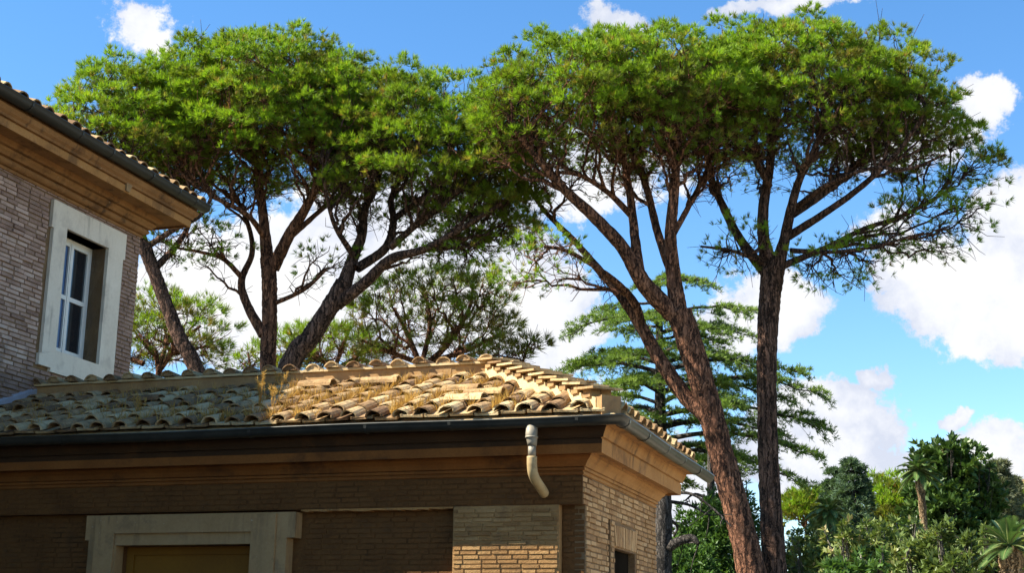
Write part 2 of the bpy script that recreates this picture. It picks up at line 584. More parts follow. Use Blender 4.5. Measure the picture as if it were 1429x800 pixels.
W.box(XL, -.86, YE - .2, YE - .003, .02, 3.3)
link('wall', W.mesh('back_wall'), 'brick_joint', annex)

# ---- annex cornice
prof = [(.502, 3.225), (.484, 3.232), (.484, 3.250), (.496, 3.254), (.496, 3.264), (.472, 3.268), (.472, 3.290), (.486, 3.296), (.462, 3.300), (.452, 3.318), (.434, 3.345), (.408, 3.368), (.396, 3.392),
        (.384, 3.394), (.384, 3.418), (.275, 3.412), (.275, 3.388), (.258, 3.388), (.254, 3.470), (.250, 3.510), (.262, 3.514), (.262, 3.524), (.236, 3.528), (.232, 3.548), (.218, 3.575), (.206, 3.605), (.20, 3.612), (.20, 3.63), (.13, 3.634), (.13, 3.70), (.6, 3.80)]
W = MB()
cornice(W, prof, XL, YB, .5)
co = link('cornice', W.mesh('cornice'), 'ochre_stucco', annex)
# front run: shade put into the colour, brown below, near-black under the gutter
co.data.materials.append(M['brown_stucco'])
co.data.materials.append(M['eave_shade_stucco'])
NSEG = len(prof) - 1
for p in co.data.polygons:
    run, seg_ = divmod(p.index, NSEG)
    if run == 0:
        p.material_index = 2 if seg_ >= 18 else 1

# ---- bricks
def brick_mesh(seed):
    r = random.Random(seed)
    b = MB()
    j = lambda: r.uniform(-.004, .004)
    v = []
    for y in (0, 1):
        for (x, z) in ((-.5, -.5), (.5, -.5), (.5, .5), (-.5, .5)):
            e = .47 if y == 0 else .5
            v.append((x / .5 * e * 1.0 + j(), (0 + j() * .3) if y == 0 else .03, z / .5 * (.42 if y == 0 else .5) + j() * 8))
    # y 0 is the face (pushed out in -y), y .03 the root
    b.add(v, [(0, 1, 2, 3)[::1], (0, 4, 5, 1), (1, 5, 6, 2), (2, 6, 7, 3), (3, 7, 4, 0)])
    return b.mesh('brick')


def lay(u0, u1, z0, z1, holes, ch, L, seed):
    """courses of bricks over a rectangle, leaving the holes (u0,u1,z0,z1) free -> [(u, z, length, height)]"""
    r = random.Random(seed)
    out = []
    z = z0
    while z + ch * .6 < z1:
        h = min(ch, z1 - z)
        spans = [(u0, u1)]
        for (a, b, c, d) in holes:
            if c < z + h * .6 and d > z + h * .4:
                ns = []
                for (p, q) in spans:
                    if b <= p or a >= q:
                        ns.append((p, q))
                    else:
                        if a - p > .02:
                            ns.append((p, a))
                        if q - b > .02:
                            ns.append((b, q))
                spans = ns
        for (p, q) in spans:
            u = p - r.random() * L * .7
            while u < q:
                ln = L * r.uniform(.72, 1.12)
                a, b = max(u, p), min(u + ln, q)
                if b - a > .03:
                    out.append(((a + b) / 2, z + h / 2 + r.uniform(-.003, .003), b - a - r.uniform(.005, .012), h - r.uniform(.006, .011)))
                u += ln
        z += ch
    return out


def set_bricks(items, limit, matname, stuff_parent):
    """items: (parent, position, rotz, length, height); the first `limit` are objects, the rest one joined piece"""
    ms = [brick_mesh(i) for i in range(5)]
    for me in ms:
        me.materials.append(M[matname])
    rest = MB()
    for i, (par, pos, rz, ln, h) in enumerate(items):
        me = ms[i % 5]
        if i < limit:
            link('brick', me, None, par, pos, (0, 0, rz), (ln, 1, h))
        else:
            c, s = math.cos(rz), math.sin(rz)
            V = [(pos[0] + c * v.co.x * ln - s * v.co.y, pos[1] + s * v.co.x * ln + c * v.co.y, pos[2] + v.co.z * h) for v in me.vertices]
            rest.add(V, [tuple(p.vertices) for p in me.polygons])
    if rest.v:
        o = link('brickwork', rest.mesh('brickwork'), matname, stuff_parent)
        o['kind'] = 'stuff'


rr = random.Random(3)
pale = []
for (u, z, ln, h) in lay(-1.735, -.725, 2.26, 2.955, [], .042, .19, 1):
    pale.append((pier, (u, .5 - .012 + rr.uniform(-.004, .004), z), 0, ln, h))
for (u, z, ln, h) in lay(.605, YE - .005, 2.30, ZF, [(1.43, 1.53, 2.0, 2.93), (1.66, 2.60, 2.0, 2.90)], .051, .22, 2) + lay(.505, YE - .005, ZF, 3.225, [], .051, .22, 3):
    pale.append((side_wall, (-.5 + .012 + rr.uniform(-.008, .006), u, z), math.pi / 2, ln, h))
pale.sort(key=lambda b: b[1][1])
set_bricks([b for b in pale if b[0] is pier], 300, 'pier_brick', pier)
set_bricks([b for b in pale if b[0] is side_wall], 300 - sum(b[0] is pier for b in pale), 'brick', side_wall)
# flat arch of soldier bricks over the opening
sm = brick_mesh(9)
sm.materials.append(M['brick'])
na = 13
for i in range(na):
    u = 1.665 + (i + .5) * (.93 / na)
    link('arch_brick', sm, None, side_wall, (-.5 + .014 + rr.uniform(-.003, .003), u, 2.778), (rr.uniform(-.02, .02) + (i - 6) * .012, 0, math.pi / 2), (.93 / na - .012, 1, .235))
brown = []
for (u, z, ln, h) in lay(XL + .01, -.505, 2.965, 3.235, [], .050, .22, 4):
    brown.append((frieze, (u, .5 - .006 + rr.uniform(-.003, .003), z), 0, ln, h))
for (u, z, ln, h) in lay(-3.30, -1.745, 2.28, 2.95, [], .050, .22, 5):
    brown.append((front_wall, (u, .6 - .006 + rr.uniform(-.003, .003), z), 0, ln, h))
for (u, z, ln, h) in lay(-.715, -.503, 2.28, 2.95, [], .050, .22, 6):
    brown.append((front_wall, (u, .6 - .006 + rr.uniform(-.003, .003), z), 0, ln, h))
for (u, z, ln, h) in lay(XL + .01, -5.70, 2.28, 2.95, [], .050, .22, 8):
    brown.append((front_wall, (u, .6 - .006 + rr.uniform(-.003, .003), z), 0, ln, h))
brown.sort(key=lambda b: -b[1][0])
set_bricks(brown, max(0, 300 - len(pale)), 'brown_brick', front_wall)
# worn plaster edge along the panel head
W = MB()
xs = np.linspace(-3.30, -1.745, 40)
for a, b in zip(xs[:-1], xs[1:]):
    d = rr.uniform(.004, .016)
    W.box(a, b, .5 - d * .6, .602, ZF - .012 - d, ZF - .002)
link('panel_edge', W.mesh('panel_edge'), 'ochre_stucco', annex)

# ---- door with travertine surround
W = MB()
poly = [(-5.66, 2.935), (-5.66, 2.69), (-5.615, 2.69), (-5.615, .02), (-5.30, .02), (-5.30, 2.635), (-3.80, 2.635), (-3.80, .02), (-3.42, .02), (-3.42, 2.69), (-3.335, 2.69), (-3.335, 2.935)]
V = [(x, .455, z) for x, z in poly] + [(x, .605, z) for x, z in poly]
n_ = len(poly)
W.add(V, [(0, 1, 2, 3, 4, 5)[::-1], (0, 5, 6, 11)[::-1], (6, 7, 8, 9, 10, 11)[::-1]] + [(i, (i + 1) % n_, n_ + (i + 1) % n_, n_ + i) for i in range(n_)])
dfr = link('door_frame', W.mesh('door_frame'), 'travertine', annex)
W = MB()
W.box(-5.53, -3.53, .425, .453, 2.75, 2.922)
W.box(-5.53, -5.31, .425, .453, .02, 2.75)
W.box(-3.79, -3.53, .425, .453, .02, 2.75)
link('inner_moulding', W.mesh('inner_moulding'), 'travertine', dfr)
W = MB()
W.box(-5.30, -3.80, .70, .74, .02, 2.635)
dr = link('door', W.mesh('door'), 'ochre_paint', annex)
W = MB()
W.box(-5.30, -3.80, .672, .699, 2.555, 2.634)
W.box(-5.30, -5.22, .672, .699, .02, 2.555)
W.box(-3.88, -3.80, .672, .699, .02, 2.555)
link('door_rail', W.mesh('door_rail'), 'ochre_paint', dr)

# ---- annex roof
SL = .392
TH = math.atan(SL)
ZE = 3.700
YR, XR = 1.9, -1.9
ZR = ZE + SL * YR
W = MB()
d = .03
pts = [(XL, .05, ZE + SL * .05 - d), (-.05, .05, ZE + SL * .05 - d), (XR, YR, ZR - d), (XL, YR, ZR - d), (-.05, YB - .05, ZE - d), (XL, YB - .05, ZE - d), (XR, 2.2, ZR - d)]
W.add(pts, [(0, 1, 2, 3), (1, 4, 6, 2), (4, 5, 3, 2, 6)])
roof = link('roof', W.mesh('roof'), 'roof_tile', annex)


def barrel(R0, R1, L, th, seg=7, arc=math.pi * .96, plug=False, seed=0):
    """half-round tile, axis +y, wide end at y=0"""
    r = random.Random(seed)
    b = MB()
    V = []
    for (y, Rr) in ((0, R0), (L, R1)):
        for t in (0, th):
            for i in range(seg + 1):
                a = (math.pi - arc) / 2 + arc * i / seg
                q = Rr - t
                V.append((q * math.cos(a) + r.uniform(-.002, .002), y + r.uniform(-.006, .006), q * math.sin(a) * .84 + r.uniform(-.002, .002)))
    s = seg + 1
    Fs = []
    for i in range(seg):
        Fs.append((i, i + 1, 2 * s + i + 1, 2 * s + i))            # outer
        Fs.append((s + i + 1, s + i, 3 * s + i, 3 * s + i + 1))    # inner
        Fs.append((i + 1, i, s + i, s + i + 1))                    # front rim
        Fs.append((2 * s + i, 2 * s + i + 1, 3 * s + i + 1, 3 * s + i))
    Fs.append((0, 2 * s, 3 * s, s))
    Fs.append((seg, s + seg, 3 * s + seg, 2 * s + seg))
    if plug:
        o = len(V)
        for i in range(seg + 1):
            a = (math.pi - arc) / 2 + arc * i / seg
            q = R0 - th
            V.append((q * math.cos(a), .018 + r.uniform(-.008, .004), q * math.sin(a) * .84))
        Fs.append(tuple(o + i for i in range(seg + 1))[::-1])
    b.add(V, Fs)
    return b.mesh('tile')


def pan(wid, L, th, seed=0):
    r = random.Random(seed)
    b = MB()
    h = .028
    poly = [(-wid / 2, h), (-wid / 2, 0), (wid / 2, 0), (wid / 2, h), (wid / 2 - .018, h), (wid / 2 - .022, th), (-wid / 2 + .022, th), (-wid / 2 + .018, h)]
    n_ = len(poly)
    V = [(x, r.uniform(-.006, .006), z) for x, z in poly] + [(x * .94, L, z) for x, z in poly]
    b.add(V, [(0, 1, 6, 7), (1, 2, 5, 6), (2, 3, 4, 5), (8, 15, 14, 9), (9, 14, 13, 10), (10, 13, 12, 11)] + [(i, n_ + i, n_ + (i + 1) % n_, (i + 1) % n_) for i in range(n_)])
    return b.mesh('pan_tile')


def setm(ms, m):
    for me in ms:
        me.materials.append(M[m])
    return ms


covers = setm([barrel(.090, .074, .40, .016, seed=i) for i in range(6)], 'roof_tile')
pans = setm([pan(.225, .40, .02, i) for i in range(3)], 'roof_tile')
ridges = setm([barrel(.085, .075, .42, .015, plug=True, seed=10 + i) for i in range(3)], 'roof_tile')
for me in covers + ridges:
    for p in me.polygons:
        if p.index < 28:
            p.use_smooth = False

rt = random.Random(21)
EXP = .285
SP = .247
ROWS = 8


def place_tile(name, me, par, x, y, z, slope, rz, jit=1.0):
    return link(name, me, None, par, (x + rt.uniform(-.010, .010) * jit, y + rt.uniform(-.022, .022) * jit, z + rt.uniform(-.004, .012)),
                (slope + rt.uniform(-.035, .02) * jit, rt.uniform(-.06, .06) * jit, rz + rt.uniform(-.065, .065) * jit))


ct = math.cos(TH)
ncol = int(7.3 / SP)
for c_ in range(ncol + 1):
    x = -.17 - c_ * SP
    for r_ in range(ROWS):
        y0 = .055 + r_ * EXP * ct
        z0 = ZE + SL * y0
        if y0 + .25 > YR:
            continue
        if y0 + .20 > -x - .02:            # stops at the hip
            continue
        # covers wander a little: the columns are not straight any more
        wv = .014 * math.sin(c_ * 1.7 + r_ * .9)
        if not (r_ > 0 and rt.random() < .05):
            place_tile('cover_tile', covers[rt.randrange(6)], roof, x + wv, y0, z0 + .030, TH - .06, 0)
    for r_ in range(ROWS):
        y0 = .065 + r_ * EXP * ct
        if y0 + .2 > YR or y0 + .12 > -(x - SP / 2):
            continue
        place_tile('pan_tile', pans[rt.randrange(3)], roof, x - SP / 2, y0, ZE + SL * y0 + .004, TH - .04, 0, .6)
# right slope (falls to +x): seen edge on
for c_ in range(int((YB - .4) / SP)):
    y = .30 + c_ * SP
    for r_ in range(3):
        x0 = -.055 - r_ * EXP * ct
        z0 = ZE + SL * -x0
        if -x0 + .20 > y - .02 or -x0 + .25 > YB - y + .3:
            continue
        place_tile('cover_tile', covers[rt.randrange(6)], roof, x0, y, z0 + .030, TH - .06, math.pi / 2)
        if y + SP / 2 < YB - .1:
            place_tile('pan_tile', pans[rt.randrange(3)], roof, x0, y + SP / 2, z0 + .004, TH - .04, math.pi / 2, .6)
# odd tiles lying loose on the slope, flat or askew
for (x, y, rz) in ((-1.42, .40, 1.42), (-1.30, .62, 1.5), (-2.75, 1.50, 1.62), (-3.5, 1.52, 1.5), (-1.62, .85, 1.4), (-5.3, 1.1, 1.5)):
    link('loose_tile', covers[rt.randrange(6)], None, roof, (x, y, ZE + SL * y + .075), (TH * abs(math.cos(rz)), rt.uniform(-.1, .1) - TH * math.sin(rz) * .4, rz))
# eave bricks closing the gaps, ridge, hip
W = MB()
segs = np.linspace(XL, XR + .1, 24)
zt = ZR + .165
for a, b in zip(segs[:-1], segs[1:]):
    W.box(a, b, YR - .075 + rt.uniform(-.005, .005), YR + .09, ZR - .15, zt - .03 + rt.uniform(-.004, .004))
link('ridge_band', W.mesh('ridge_band'), 'ridge_plaster', roof)
W = MB()
for a, b in zip(segs[:-1], segs[1:]):
    W.box(a + .002, b - .002, YR - .10 + rt.uniform(-.006, .006), YR + .13, zt - .024 + rt.uniform(-.002, .002), zt + rt.uniform(-.004, .004))
link('ridge_slab', W.mesh('ridge_slab'), 'mortar', roof)
nr = int((XR + .05 - XL) / .252)
for i in range(nr + 1):
    x = XR + .02 - i * .252
    place_tile('ridge_tile', ridges[rt.randrange(3)], roof, x, YR - .13, zt - .006, rt.uniform(-.03, .05), 0, 1.2)
# hip: a stepped mortar bank with flat tiles bedded on it
nh = 10
hx0, hx1 = -.20, -1.80
q = math.sqrt(.5)
Rz45 = R(45)
for i in range(nh):
    t0, t1 = hx0 + (hx1 - hx0) * i / nh, hx0 + (hx1 - hx0) * (i + 1) / nh
    zz0, zz1 = ZE + SL * -t0, ZE + SL * -t1
    b = MB()
    # bank block: footprint along the hip, two flanks
    hw = .11
    pts2 = []
    for (t, zt_) in ((t0, zz0), (t1, zz1)):
        for sgn in (-1, 1):
            pts2.append((t + sgn * hw * q, -t + sgn * hw * q, zt_ - .12))
    ho = .085 + .065 * i / nh
    for (t, zt_) in ((t0, zz0), (t1, zz1)):
        for sgn in (-1, 1):
            pts2.append((t + sgn * hw * q, -t + sgn * hw * q, zt_ + ho + (0 if t == t0 else .006)))
    b.add(pts2, [(0, 1, 3, 2)[::-1], (4, 5, 7, 6), (0, 4, 6, 2), (1, 3, 7, 5), (0, 1, 5, 4), (2, 6, 7, 3)])
    link('hip_bank', b.mesh('hip_bank'), 'mortar', roof)
    for sgn, off in ((-1, 0), (1, .08)):
        tm = (t0 + t1) / 2 - off * .5
        cx_, cy_ = tm + sgn * .075 * q, -tm + sgn * .075 * q
        cz = ZE + SL * -tm
        sb = MB()
        sb.box(-.075, .045, -.055, .055, -.02, .05)
        link('hip_brick', sb.mesh('hip_brick'), 'ridge_plaster', roof, (cx_, cy_, cz + ho + .005), (0, 0, -Rz45))
        sb = MB()
        L_ = .165 + rt.uniform(-.01, .015)
        V = [(-L_, -.10, .0), (L_, -.10, -.0), (L_, .10, 0), (-L_, .10, 0), (-L_, -.10, .022), (L_, -.10, .02), (L_, .10, .02), (-L_, .10, .022)]
        sb.add(V, [(3, 2, 1, 0), (4, 5, 6, 7), (0, 1, 5, 4), (1, 2, 6, 5), (2, 3, 7, 6), (3, 0, 4, 7)])
        link('hip_tile', sb.mesh('hip_tile'), 'roof_tile', roof, (cx_, cy_, cz + ho + .058 + rt.uniform(0, .008)), (rt.uniform(-.03, .03), .13 + rt.uniform(-.03, .03), -Rz45 + rt.uniform(-.05, .05)))
b = MB()
b.box(-.05, .05, -.10, .10, -.10, .085)
link('hip_end', b.mesh('hip_end'), 'ridge_plaster', roof, (-.17, .17, ZE + .09), (0, 0, -Rz45))

# ---- gutter: half-round, mitred at the corner
def gutter_mesh(path, r, lip=.012, seg=9, thick=.006):
    """path: [(point, outward normal)]; open half-round trough hanging inward of the lip"""
    b = MB()
    n_ = len(path)
    prof_ = [(2 * r, 0)] + [(r + r * math.cos(a), r * math.sin(a)) for a in np.linspace(0, -math.pi, seg)] + [(-.006, .004), (-.006, .016), (.008, .016), (.008, .002)]
    prof_ += [(r - (r - thick) * math.cos(a), -(r - thick) * math.sin(a)) for a in np.linspace(0, math.pi, seg)]
    k = len(prof_)
    for (p, nrm) in path:
        for (o, z) in prof_:
            b.v.append((p[0] - nrm[0] * o, p[1] - nrm[1] * o, p[2] + z))
    for i in range(n_ - 1):
        for j in range(k):
            b.f.append((i * k + j, i * k + (j + 1) % k, (i + 1) * k + (j + 1) % k, (i + 1) * k + j))
    return b


GZ = 3.672
gx = np.linspace(-7.4, 0, 26)
gpath = [((x, 0, GZ + .006 * math.sin(x * 1.7)), (0, -1)) for x in gx[:-1]] + [((0, 0, GZ), (1, -1))] + [((0, y, GZ + .005 * math.sin(y * 2)), (1, 0)) for y in np.linspace(.4, 4.5, 12)]
gut = link('gutter', gutter_mesh(gpath, .068).mesh('gutter', True), 'gutter_metal', annex)


def strap(p, nrm, par, r=.068, m='gutter_metal'):
    t = (-nrm[1], nrm[0])
    path = [((p[0] + t[0] * s_, p[1] + t[1] * s_, p[2]), nrm) for s_ in (-.014, .014)]
    b = MB()
    pr = [(r + (r + .005) * math.cos(a), (r + .005) * math.sin(a)) for a in np.linspace(0, -math.pi, 9)]
    pr += [(r + (r + .0005) * math.cos(a), (r + .0005) * math.sin(a)) for a in np.linspace(-math.pi, 0, 9)]
    k = len(pr)
    for (q_, n2) in path:
        for (o, z) in pr:
            b.v.append((q_[0] - n2[0] * o, q_[1] - n2[1] * o, q_[2] + z))
    for j in range(k):
        b.f.append((j, (j + 1) % k, k + (j + 1) % k, k + j))
    b.f.append(tuple(range(k))[::-1])
    b.f.append(tuple(range(k, 2 * k)))
    link('gutter_strap', b.mesh('gutter_strap', False), m, par)


for x in (-.42, -1.62, -2.45, -3.65, -4.6, -5.75, -6.7):
    strap((x, 0, GZ), (0, -1), gut)
for y in (.28, 1.1, 2.0, 2.85, 3.7):
    strap((0, y, GZ), (1, 0), gut)

# ---- downpipe stub
b = MB()
b.tube([(-.855, .068, 3.62), (-.855, .068, 3.52), (-.852, .07, 3.505), (-.85, .072, 3.475), (-.85, .072, 3.44)], [.055, .053, .050, .046, .042], 16)
dp = link('downpipe', b.mesh('downpipe', True), 'pipe_metal', annex)
b = MB()
b.tube([(-.853, .068, 3.524), (-.853, .068, 3.508)], [.0575, .0575], 16)
link('collar', b.mesh('collar', True), 'pipe_metal', dp)
b = MB()
b.tube([(-.85, .072, 3.445), (-.85, .073, 3.335)], [.036, .036], 14)
link('sleeve', b.mesh('sleeve', True), 'pipe_metal', dp)
b = MB()
epts = catmull([(-.85, .073, 3.345), (-.85, .076, 3.27), (-.848, .10, 3.20), (-.842, .17, 3.145), (-.835, .29, 3.095), (-.83, .40, 3.05)], 5)
b.tube(epts, .046, 16)
link('elbow', b.mesh('elbow', True), 'pipe_clay', dp)
# ------------------------------------------------------------------ the taller house
OY0, OY1, OZ0, OZ1 = 2.09, 2.98, 5.07, 6.58
HY0, HY1 = -9.0, 3.73
HX0 = -14.0
W = MB()
W.box(XW - .35, XW, HY0, OY0, 0.02, 7.25)
W.box(XW - .35, XW, OY1, HY1, 0.02, 7.25)
W.box(XW - .35, XW, OY0, OY1, 0.02, OZ0)
W.box(XW - .35, XW, OY0, OY1, OZ1, 7.25)
hwall = link('wall', W.mesh('wall'), 'brick_joint', house)
W = MB()
W.box(HX0, XW - .352, HY1 - .35, HY1 - .002, .02, 7.25)
W.box(HX0, XW - .352, HY0, HY0 + .35, .02, 7.25)
W.box(HX0 - .3, HX0 - .002, HY0, HY1 - .002, .02, 7.25)
link('wall', W.mesh('outer_wall'), 'brick_joint', house)
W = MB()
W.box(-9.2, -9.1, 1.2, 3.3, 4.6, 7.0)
link('room_partition', W.mesh('room_partition'), 'painted_dark', house)
hb = []
for (u, z, ln, h) in lay(.0, HY1 - .003, 4.15, 6.955, [(1.76, 3.36, 4.80, 6.87)], .054, .24, 31):
    hb.append((hwall, (XW + .013 + rr.uniform(-.008, .008), u, z), math.pi / 2, ln, h))
hb.sort(key=lambda b: abs(b[1][1] - .9) * .6 + abs(b[1][2] - 5.7))
set_bricks(hb, 300, 'old_brick', hwall)


def house_run(mb, prof_, y0, y1):
    """profile (projection, z) along y, mitred round the far corner onto the back wall"""
    n_ = len(prof_)
    V = [(XW + o, y0, z) for o, z in prof_] + [(XW + o, y1 + o, z) for o, z in prof_] + [(HX0, y1 + o, z) for o, z in prof_]
    Fs = [(r * n_ + i, (r + 1) * n_ + i, (r + 1) * n_ + i + 1, r * n_ + i + 1) for r in range(2) for i in range(n_ - 1)]
    mb.add(V, Fs)


hp = [(-.01, 6.925), (.024, 6.932), (.026, 6.958), (.012, 6.962), (.012, 6.972), (.044, 6.976), (.064, 6.988), (.080, 7.006), (.084, 7.026), (.072, 7.042), (.050, 7.046), (.050, 7.058), (.10, 7.062), (.118, 7.085), (.140, 7.105), (.145, 7.125), (.128, 7.13), (.128, 7.142),
      (.175, 7.146), (.195, 7.165), (.205, 7.185), (.21, 7.205), (.44, 7.200), (.44, 7.178), (.462, 7.178), (.466, 7.262), (.448, 7.267), (.448, 7.280), (.482, 7.284), (.492, 7.31), (.52, 7.335), (.535, 7.365), (.54, 7.39), (.50, 7.44), (.3, 7.47)]
W = MB()
house_run(W, hp, HY0, HY1)
hc = link('cornice', W.mesh('house_cornice'), 'house_stucco', house)
hc.data.materials.append(M['ochre_stucco'])
for p in hc.data.polygons:
    if p.index % (len(hp) - 1) in (24, 23):
        p.material_index = 1  # paler fascia strip: bounced light put into the colour
W = MB()
W.prism([(2.60, 7.19), (2.68, 7.19), (2.70, 7.25), (2.74, 7.30), (2.66, 7.345), (2.60, 7.32)], 'x', XW + .40, XW + .486)
link('plaster_patch', W.mesh('plaster_patch'), 'travertine', hc)
HGX, HGZ = XW + .68, 7.49
hpath = [((HGX, y, HGZ + .004 * math.sin(y * 3)), (1, 0)) for y in np.linspace(HY0, 4.33, 30)]
hg = link('gutter', gutter_mesh(hpath, .085).mesh('house_gutter', True), 'black_metal', house)
b = MB()
b.prism([(HGX - .085 + .085 * math.cos(a), HGZ + .085 * math.sin(a)) for a in np.linspace(0, -math.pi, 9)], 'y', 4.325, 4.331)
link('gutter_end', b.mesh('gutter_end'), 'black_metal', hg)
for y in (.4, 1.35, 2.0, 2.9, 3.55, 3.98):
    strap((HGX, y, HGZ), (1, 0), hg, .085, 'black_metal')
# roof of the house
W = MB()
hz = HGZ - .028
W.add([(HGX - .05, HY0 - .4, hz), (HGX - .05, HY1 + .62, hz), (HX0 + 3.2, HY1 - 2.6, hz + .405 * 3.3), (HX0 + 3.2, HY0 + 3, hz + .405 * 3.3), (HX0 - .6, HY1 + .62, hz), (HX0 - .6, HY0 - .4, hz)],
      [(0, 1, 2, 3), (1, 4, 2), (4, 5, 3, 2), (5, 0, 3)])
hroof = link('roof', W.mesh('house_roof'), 'roof_tile', house)
for c_ in range(21):
    y = 4.22 - c_ * SP
    for r_ in range(3):
        if c_ * SP + .1 < r_ * EXP * .9:
            continue
        x0 = HGX - .055 - r_ * EXP * ct
        place_tile('cover_tile', covers[rt.randrange(6)], hroof, x0, y, hz + SL * (HGX - x0) + .030, TH - .055, math.pi / 2, 1.3)
        place_tile('pan_tile', pans[rt.randrange(3)], hroof, x0, y - SP / 2, hz + SL * (HGX - x0) + .008, TH - .04, math.pi / 2, .6)
# stone window surround with ears
W = MB()
out_ = [(1.785, 6.862), (3.355, 6.862), (3.355, 6.52), (3.315, 6.52), (3.315, 4.80), (2.02, 4.80), (2.02, 4.845), (1.785, 4.845), (1.785, 4.98), (1.825, 4.98), (1.825, 6.52), (1.785, 6.52)]
inn_ = [(OY0, OZ1), (OY1, OZ1), (OY1, OZ0), (OY0, OZ0)]
x1, x0 = XW + .045, XW - .004


def ring(pts, x):
    return [(x, y, z) for y, z in pts]


W.add(ring(out_, x1) + ring(inn_, x1) + ring(out_, x0) + ring(inn_, XW - .26), [])
o1 = 0
i1 = 12
o0 = 16
i0 = 28
fr = [(0, 1, 13, 12), (1, 2, 13), (2, 3, 13), (3, 14, 13), (3, 4, 14), (4, 5, 14), (5, 15, 14), (5, 6, 15), (6, 7, 8, 15), (8, 9, 15), (9, 10, 12, 15), (10, 11, 12), (11, 0, 12)]
W.f += [tuple(f)[::-1] for f in fr]
W.f += [(i, (i + 1) % 12, o0 + (i + 1) % 12, o0 + i) for i in range(12)]
W.f += [(i1 + (i + 1) % 4, i1 + i, i0 + i, i0 + (i + 1) % 4) for i in range(4)]
link('window_surround', W.mesh('window_surround'), 'white_stone', house)
# casement window
wx = XW - .195
W = MB()
W.box(wx - .06, wx, OY0 + .003, OY0 + .06, OZ0 + .003, OZ1 - .003)
W.box(wx - .06, wx, OY1 - .06, OY1 - .003, OZ0 + .003, OZ1 - .003)
W.box(wx - .06, wx, OY0 + .06, OY1 - .06, OZ1 - .055, OZ1 - .003)
W.box(wx - .06, wx, OY0 + .06, OY1 - .06, OZ0 + .003, OZ0 + .05)
win = link('window', W.mesh('window'), 'white_paint', house)
ym = (OY0 + OY1) / 2
m, n, bs, out = mat('sky_tint_glass')
n.set(bs.inputs['Base Color'], n.ramp(n.noise(coords(n), 2), [(.3, (.035, .06, .13)), (.7, (.06, .10, .20))]))  # sky reflection on the left panes, put into the base colour
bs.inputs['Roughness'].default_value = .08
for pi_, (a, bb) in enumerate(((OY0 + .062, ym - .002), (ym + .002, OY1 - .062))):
    W = MB()
    za, zb = OZ0 + .055, OZ1 - .06
    W.box(wx - .035, wx + .012, a, a + .042, za, zb)
    W.box(wx - .035, wx + .012, bb - .042, bb, za, zb)
    W.box(wx - .033, wx + .010, a + .042, bb - .042, zb - .04, zb)
    W.box(wx - .033, wx + .010, a + .042, bb - .042, za, za + .06)
    W.box(wx - .033, wx + .010, a + .042, bb - .042, 5.80, 5.855)
    link('sash', W.mesh('sash'), 'white_paint', win)
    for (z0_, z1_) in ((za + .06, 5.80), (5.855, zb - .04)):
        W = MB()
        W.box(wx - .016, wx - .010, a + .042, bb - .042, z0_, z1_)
        link('pane', W.mesh('pane'), 'sky_tint_glass' if pi_ == 0 else 'window_glass', win)
W = MB()
W.box(wx + .013, wx + .02, ym - .02, ym + .02, OZ0 + .055, OZ1 - .06)
link('astragal', W.mesh('astragal'), 'white_paint', win)
# lead flashing stepping up the house wall along the annex roof
W = MB()
W.add([(XW + .03, -.2, ZE - .2), (XW + .03, 1.84, ZR - .15), (XW + .03, 1.84, ZR + .11), (XW + .03, -.2, ZE + SL * -.2 + .16),
       (XW + .001, -.2, ZE - .2), (XW + .001, 1.84, ZR - .15), (XW + .001, 1.84, ZR + .14), (XW + .001, -.2, ZE + SL * -.2 + .19)],
      [(0, 1, 2, 3)[::-1], (3, 2, 6, 7)[::-1], (1, 5, 6, 2), (0, 3, 7, 4)])
link('flashing', W.mesh('flashing'), 'lead', house)


# ------------------------------------------------------------------ vegetation
def unit(v):
    return v / (np.linalg.norm(v, axis=-1, keepdims=True) + 1e-9)


def blades(P, A, nb, length, width, spread, tint, base=0.0, lr=.3, tipw=.0):
    """nb narrow leaves fanning out of each point P round axis A -> V, F(tri), tint"""
    N = len(P)
    d = unit(A[:, None, :] + RNG.normal(0, spread, (N, nb, 3)))
    ln = length * (1 + RNG.uniform(-lr, lr, (N, nb, 1)))
    b0 = P[:, None, :] + d * base
    tip = b0 + d * ln
    side = unit(np.cross(d, RNG.normal(0, 1, (N, nb, 3)))) * width * .5
    V = np.stack([b0 - side * .4 + d * ln * .0, b0 + d * ln * .72 + side, tip], 2)
    V[:, :, 0] = b0 - side
    V[:, :, 1] = b0 + side + d * ln * .35
    V = V.reshape(-1, 3)
    T = np.repeat(np.clip(np.asarray(tint)[:, None] + RNG.normal(0, .05, (N, nb)), 0, 1).reshape(-1), 3)
    return V, np.arange(len(V)).reshape(-1, 3), T


def leaves(P, A, nb, length, width, spread, tint, lr=.25):
    """broad leaves (two triangles as one bent quad) in rosettes"""
    N = len(P)
    d = unit(A[:, None, :] + RNG.normal(0, spread, (N, nb, 3)))
    ln = length * (1 + RNG.uniform(-lr, lr, (N, nb, 1)))
    b0 = np.repeat(P[:, None, :], nb, 1)
    up = unit(np.cross(d, RNG.normal(0, 1, (N, nb, 3)) + np.array([0, 0, .0])))
    # leaf blades lie with their face mostly to the sky
    sd = unit(np.cross(d, np.array([0, 0, 1.]) + RNG.normal(0, .55, (N, nb, 3))))
    nrm = np.cross(sd, d)
    mid = b0 + d * ln * .5 + nrm * ln * .08
    V = np.stack([b0, mid + sd * width * .5, b0 + d * ln, mid - sd * width * .5], 2).reshape(-1, 3)
    T = np.repeat(np.clip(np.asarray(tint)[:, None] + RNG.normal(0, .12, (N, nb)), 0, 1).reshape(-1), 4)
    return V, np.arange(len(V)).reshape(-1, 4), T


